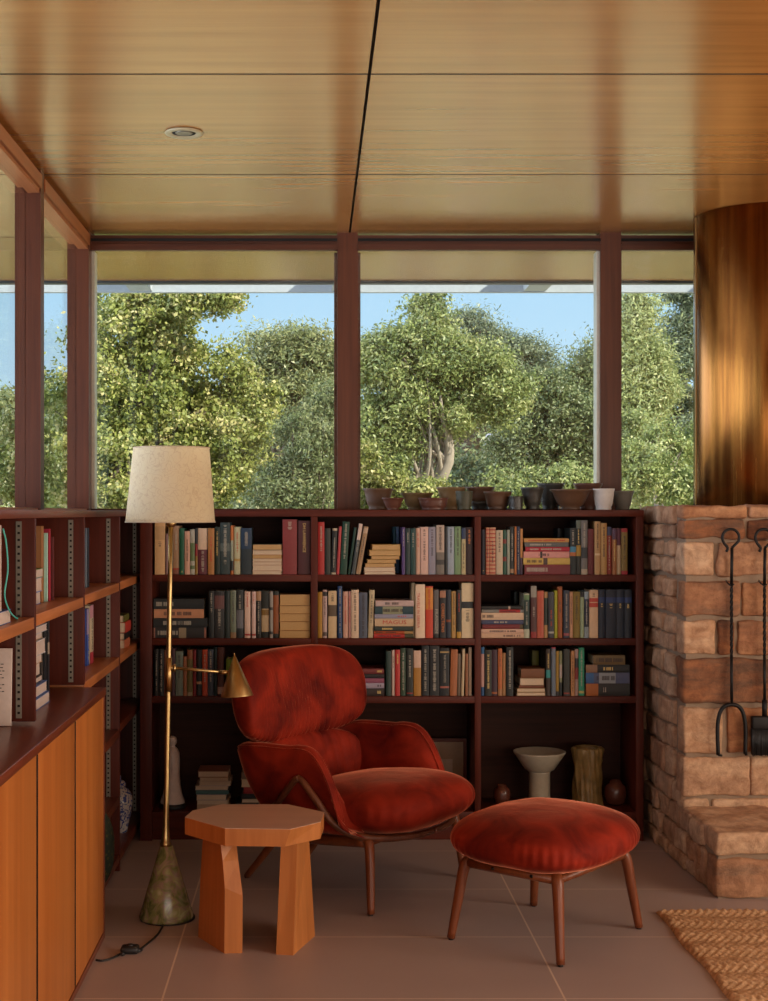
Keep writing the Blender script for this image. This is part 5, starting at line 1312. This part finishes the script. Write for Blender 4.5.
def tree(kind, base, blobs, nclump, nleaf, csize, lsize, mat, label, cat='tree', bark='bark', trunk_r=.12, nbr=26, aspect=.5, flat=.8, group=None, lean=(0, 0)):
    """blobs: (x, y, z, rx, ry, rz) in world coordinates, filled with leaf clumps"""
    base = np.array(base, float); rt = empty(kind, tuple(base), 0, label, cat, group)
    near = base[1] < 20; lsize *= .62 if near else .78; nleaf = int(nleaf*(1.75 if near else 1.3)); csize *= .86
    w_ = np.array([b[3]*b[5] + b[4]*.3 for b in blobs]); w_ = w_/w_.sum(); cs = []
    for b, wgt in zip(blobs, w_):
        k = max(3, int(nclump*wgt)); u = rng.normal(size=(k, 3)); u /= np.linalg.norm(u, axis=1)[:, None]
        r = rng.uniform(.2, 1.12, k)**.5
        cs.append(np.array(b[:3]) + u*r[:, None]*np.array(b[3:6]))
    cs = np.vstack(cs); cen = cs.mean(axis=0)
    k = len(cs); u = rng.normal(size=(k, nleaf, 3)); u /= np.linalg.norm(u, axis=2)[:, :, None]
    r = rng.uniform(0, 1, (k, nleaf))**.45; sc_ = csize*rng.uniform(.6, 1.35, k)
    P_ = cs[:, None, :] + u*(r*sc_[:, None]*(1+.35*rng.normal(size=(k, nleaf))))[:, :, None]*np.array([1, 1, flat])
    val = (.5 + rng.normal(size=(k, 1))*.14 + rng.normal(size=(k, nleaf))*.17)
    leaves('foliage', (P_.reshape(-1, 3)-base).astype(np.float32), u.reshape(-1, 3), lsize, mat, rt, val.ravel(), aspect)
    m = MB(); top = Vector((cen-base)*np.array([.95, .95, 1.0])); bend = Vector((lean[0], lean[1], 0)); side = top.length*.05
    L0 = bez([(0, 0, 0), top*.3+bend*.6+Vector((side, 0, 0)), top*.6-bend+Vector((-side, side, 0)), top*.82+bend*.5, top], 6)
    m.tube(L0, [trunk_r*(1-.75*i/len(L0)) for i in range(len(L0))], bark, 10)
    dist = np.linalg.norm((cs-cen)*np.array([1, 1, .8]), axis=1); inner = np.where(dist < np.quantile(dist, .62))[0]
    for i in rng.choice(inner, min(nbr, len(inner)), replace=False):
        e_ = Vector(cs[i]-base); f_ = L0[int(len(L0)*rng.uniform(.5, .95))]; v_ = e_-f_
        mid = f_ + v_*.45 + Vector((rng.normal()*.09, rng.normal()*.09, -.06+rng.normal()*.05))*v_.length
        L_ = bez([f_, mid, e_], 5); m.tube(L_, [trunk_r*.22*(1-.85*j/len(L_)) for j in range(len(L_))], bark, 6)
    m.build('trunk', rt); return rt
def at(px, py, Y): return (wx(px, Y), Y, wz(py, Y))
def bl(px, py, Y, rpx, rpy, dy=None):
    return (*at(px, py, Y), rpx*Y/F, (dy if dy else rpx*Y/F*.9), rpy*Y/F)
GZ = -1.6
g = MB(); nx = 40; vs = []; 
for j in range(nx+1):
    for i in range(nx+1):
        x = -60+120*i/nx; y = 7.0 + 120*(j/nx)**1.6
        hh = -1.2 - .06*(y-7) + max(0, y-40)*.13 + .5*noise.noise(Vector((x*.08, y*.08, 0))); vs.append((x, y, hh))
g.add(vs, [(j*(nx+1)+i, j*(nx+1)+i+1, (j+1)*(nx+1)+i+1, (j+1)*(nx+1)+i) for j in range(nx) for i in range(nx)], 'earth', True); struct(g.build('ground'))
# near oak, left of the back windows
Y = 11.5
tree('oak_tree', (wx(70, Y), Y, -1.6), [bl(135, 330, 11.5, 62, 46), bl(110, 400, 11.3, 70, 60), bl(190, 380, 12.0, 60, 52), bl(235, 420, 12.2, 46, 48), bl(205, 455, 11.8, 70, 50), bl(120, 470, 11.2, 75, 50), bl(150, 310, 11.5, 40, 22), bl(200, 300, 11.2, 26, 8, .15), bl(225, 299, 11.1, 14, 5, .15), bl(60, 440, 11.8, 40, 60), bl(20, 470, 12.2, 36, 50)],
     520, 130, .17, .034, 'leaf_oak', 'large leafy oak with pale yellow green foliage outside the left back window', trunk_r=.16, nbr=60, aspect=.62)
Y = 10.2
tree('olive_shrub', (wx(305, Y), Y, -1.6), [bl(308, 455, 10.2, 34, 52), bl(325, 420, 10.4, 22, 34), bl(285, 490, 10.1, 30, 30)],
     150, 120, .13, .030, 'leaf_dark', 'dark grey green bush in front of the oak, left of middle post', 'bush', trunk_r=.05, nbr=20, aspect=.32)
# round pine far behind, left window
Y = 42
tree('pine_tree', (wx(305, Y), Y, -3), [bl(290, 345, Y, 42, 14), bl(318, 360, Y, 34, 20), bl(270, 362, Y, 26, 14), bl(305, 392, Y, 46, 22), bl(255, 385, Y, 20, 14)],
     230, 110, .75, .11, 'leaf_pine', 'distant round topped pine seen behind the oak', trunk_r=.45, nbr=30, aspect=.3, flat=.6)
# middle window tree
Y = 15.0
tree('toyon_tree', (wx(465, Y), Y, -1.8), [bl(426, 318, Y, 17, 26), bl(420, 355, Y, 44, 34), bl(395, 392, Y, 38, 42), bl(470, 372, Y, 42, 32), bl(495, 395, Y, 34, 26), bl(385, 440, Y, 32, 34), bl(440, 410, Y, 36, 26), bl(372, 360, Y, 14, 22)],
     400, 130, .21, .042, 'leaf_toyon', 'tall bright green tree with pale crooked trunk in middle window', bark='bark_pale', trunk_r=.13, nbr=46, aspect=.42, lean=(.25, 0))
Y = 17.5
tree('oak_tree', (wx(570, Y), Y, -1.8), [bl(560, 425, Y, 48, 32), bl(530, 450, Y, 42, 34), bl(590, 455, Y, 36, 36), bl(555, 395, Y, 26, 22)],
     260, 120, .22, .042, 'leaf_dark', 'dark green oak beside the third window post', trunk_r=.14, nbr=30)
Y = 44
tree('cypress_tree', (wx(470, Y), Y, -3), [bl(468, 316, Y, 12, 3.5), bl(455, 322, Y, 16, 4), bl(480, 330, Y, 18, 7), bl(500, 345, Y, 32, 12), bl(528, 358, Y, 26, 13), bl(545, 378, Y, 26, 15), bl(490, 370, Y, 50, 20), bl(390, 345, Y, 22, 10), bl(430, 345, Y, 40, 14), bl(380, 365, Y, 22, 18), bl(500, 400, Y, 70, 22)],
     380, 110, .75, .10, 'leaf_cypress', 'far spreading cypress with flat horizontal branches behind the bright tree', trunk_r=.6, nbr=40, aspect=.25, flat=.4)
Y = 36
tree('pine_tree', (wx(590, Y), Y, -3), [bl(590, 362, Y, 12, 12), bl(598, 352, Y, 6, 10), bl(582, 385, Y, 22, 18), bl(590, 410, Y, 28, 24)],
     130, 110, .6, .085, 'leaf_dark', 'dark pine top just left of the right window post', trunk_r=.3, nbr=20, aspect=.3)
# right window: light pine and dark conifer
Y = 24
tree('pine_tree', (wx(636, Y), Y, -2.5), [bl(636, 315, Y, 14, 22), bl(640, 360, Y, 24, 26), bl(636, 400, Y, 30, 26), bl(655, 385, Y, 18, 18), bl(625, 340, Y, 12, 20)],
     210, 130, .36, .06, 'leaf_light', 'light green pine with thin straight trunk in right window', bark='bark_pale', trunk_r=.14, nbr=40, aspect=.28)
def conifer(base, H, Rr, label, Yb):
    base = np.array(base, float); rt = empty('conifer_tree', tuple(base), 0, label, 'tree'); m = MB(); m.tube([(0, 0, 0), (0, 0, H)], [.22, .03], 'bark', 8)
    P_ = []; U = []
    nb = 110
    for i in range(nb):
        t = (i+.5)/nb; z = H*(.25+.75*t); L_ = Rr*(1-t)**.8*rng.uniform(.7, 1.1)+.25; a = rng.uniform(0, 2*PI)
        dr = np.array([math.cos(a), math.sin(a), .28]); m.tube([(0, 0, z), tuple(dr*L_+np.array([0, 0, z]))], [.035, .008], 'bark', 5)
        for k in range(int(28*L_)+8):
            s = rng.uniform(.15, 1)*L_; c0 = dr*s + np.array([0, 0, z]); n_l = 13
            q = rng.normal(size=(n_l, 3))*np.array([.16, .16, .06]); P_.append(c0+q); U.append(np.tile([0, 0, 1.], (n_l, 1))+q)
    P_ = np.vstack(P_); U = np.vstack(U); leaves('foliage', P_.astype(np.float32), U, .062, 'leaf_cypress', rt, .5+rng.normal(size=len(P_))*.2, .28); m.build('trunk', rt)
Y = 27
conifer((wx(683, Y), Y, -2.6), wz(288, Y)+2.6, 1.45, 'dark drooping conifer against the sky, beside the copper flue', Y)
Y = 13
tree('leafy_shrub', (wx(650, Y), Y, -1.6), [bl(640, 470, Y, 26, 32), bl(672, 450, 16, 26, 30), bl(690, 490, Y, 22, 22), bl(630, 430, 18, 20, 18)],
     150, 110, .16, .034, 'leaf_toyon', 'loose yellow green shrub low in the right window', 'bush', trunk_r=.05, nbr=24)
Y = 10.8
tree('leafy_shrub', (wx(400, Y), Y, -1.5), [bl(380, 490, Y, 24, 24), bl(420, 498, Y, 30, 16), bl(362, 470, Y, 12, 24)],
     90, 110, .12, .03, 'leaf_oak', 'low pale green shrub behind the leftmost bowls', 'bush', trunk_r=.04, nbr=16)
tree('leafy_shrub', (wx(560, Y), Y, -1.5), [bl(520, 490, Y, 32, 16), bl(570, 482, Y, 34, 20), bl(600, 492, Y, 20, 18)],
     110, 110, .12, .03, 'leaf_toyon', 'low bright green shrub behind the bowls on the right', 'bush', trunk_r=.04, nbr=16)
# wooded slope behind: individual trees, rows of crowns
k = 0
hill = [(30, 0, 395, 30), (33, 60, 410, 34), (40, 120, 385, 40), (38, 190, 400, 40), (46, 240, 405, 36), (34, 350, 415, 40), (48, 410, 400, 40), (30, 470, 452, 34), (36, 520, 420, 40), (46, 570, 402, 36), (34, 640, 425, 38), (44, 690, 400, 36), (40, -40, 390, 40), (36, 745, 410, 40), (26, 330, 470, 34), (26, 430, 480, 34), (24, 620, 478, 30), (26, 200, 480, 40), (24, 60, 485, 40), (26, 530, 485, 36), (25, 700, 480, 34)]
words = ['far left', 'left window', 'corner post', 'lampshade', 'oak crown', 'middle post', 'bright tree top', 'bright tree trunk', 'flat cypress', 'dark pine', 'right window post', 'copper flue', 'left window edge', 'stone chimney', 'dark bush', 'pale trunk', 'right shrub', 'lamp', 'left posts', 'bowl row', 'grey shrub']
for (Yh, px, py, rp) in hill:
    mt = ['leaf_pine', 'leaf_cypress', 'leaf_toyon', 'leaf_dark'][k % 4]
    tree('hillside_tree', (wx(px, Yh), Yh, -3.2), [bl(px, py+rp, Yh, rp*1.25, rp), bl(px+rp*.6, py+rp*1.9, Yh-.6, rp, rp*.9), bl(px-rp*.6, py+rp*1.9, Yh+.6, rp, rp*.9)],
         130, 90, .019*Yh, .0031*Yh, mt, '%s hillside tree in the background behind the %s' % (['olive', 'grey green', 'bright green', 'dark green'][k % 4], words[k]), trunk_r=.2, nbr=10, aspect=.4, group='trees on the wooded slope')
    k += 1
# distant house between the trees
hs = empty('house', (wx(455, 52), 52, wz(470, 52)), 0, 'distant pale house with slate roof glimpsed through the middle window trees', 'house')
m = MB(); m.box(-2.2, 2.2, 0, 4, -3, .9, plain('house_wall', (.52, .50, .52), .8)); m.build('wall', hs)
m = MB(); m.add([(-2.5, -.3, .9), (2.5, -.3, .9), (2.5, 4.3, .9), (-2.5, 4.3, .9), (-2.5, 2, 2.0), (2.5, 2, 2.0)], [(0, 1, 5, 4), (2, 3, 4, 5), (0, 4, 3), (1, 2, 5), (0, 3, 2, 1)], plain('slate', (.30, .29, .36), .7)); m.build('roof', hs)
m = MB()
for x in (-1.5, 0, 1.1): m.box(x, x+.7, -.03, 0, -.7, .3, 'dark_trim')
m.build('windows', hs)
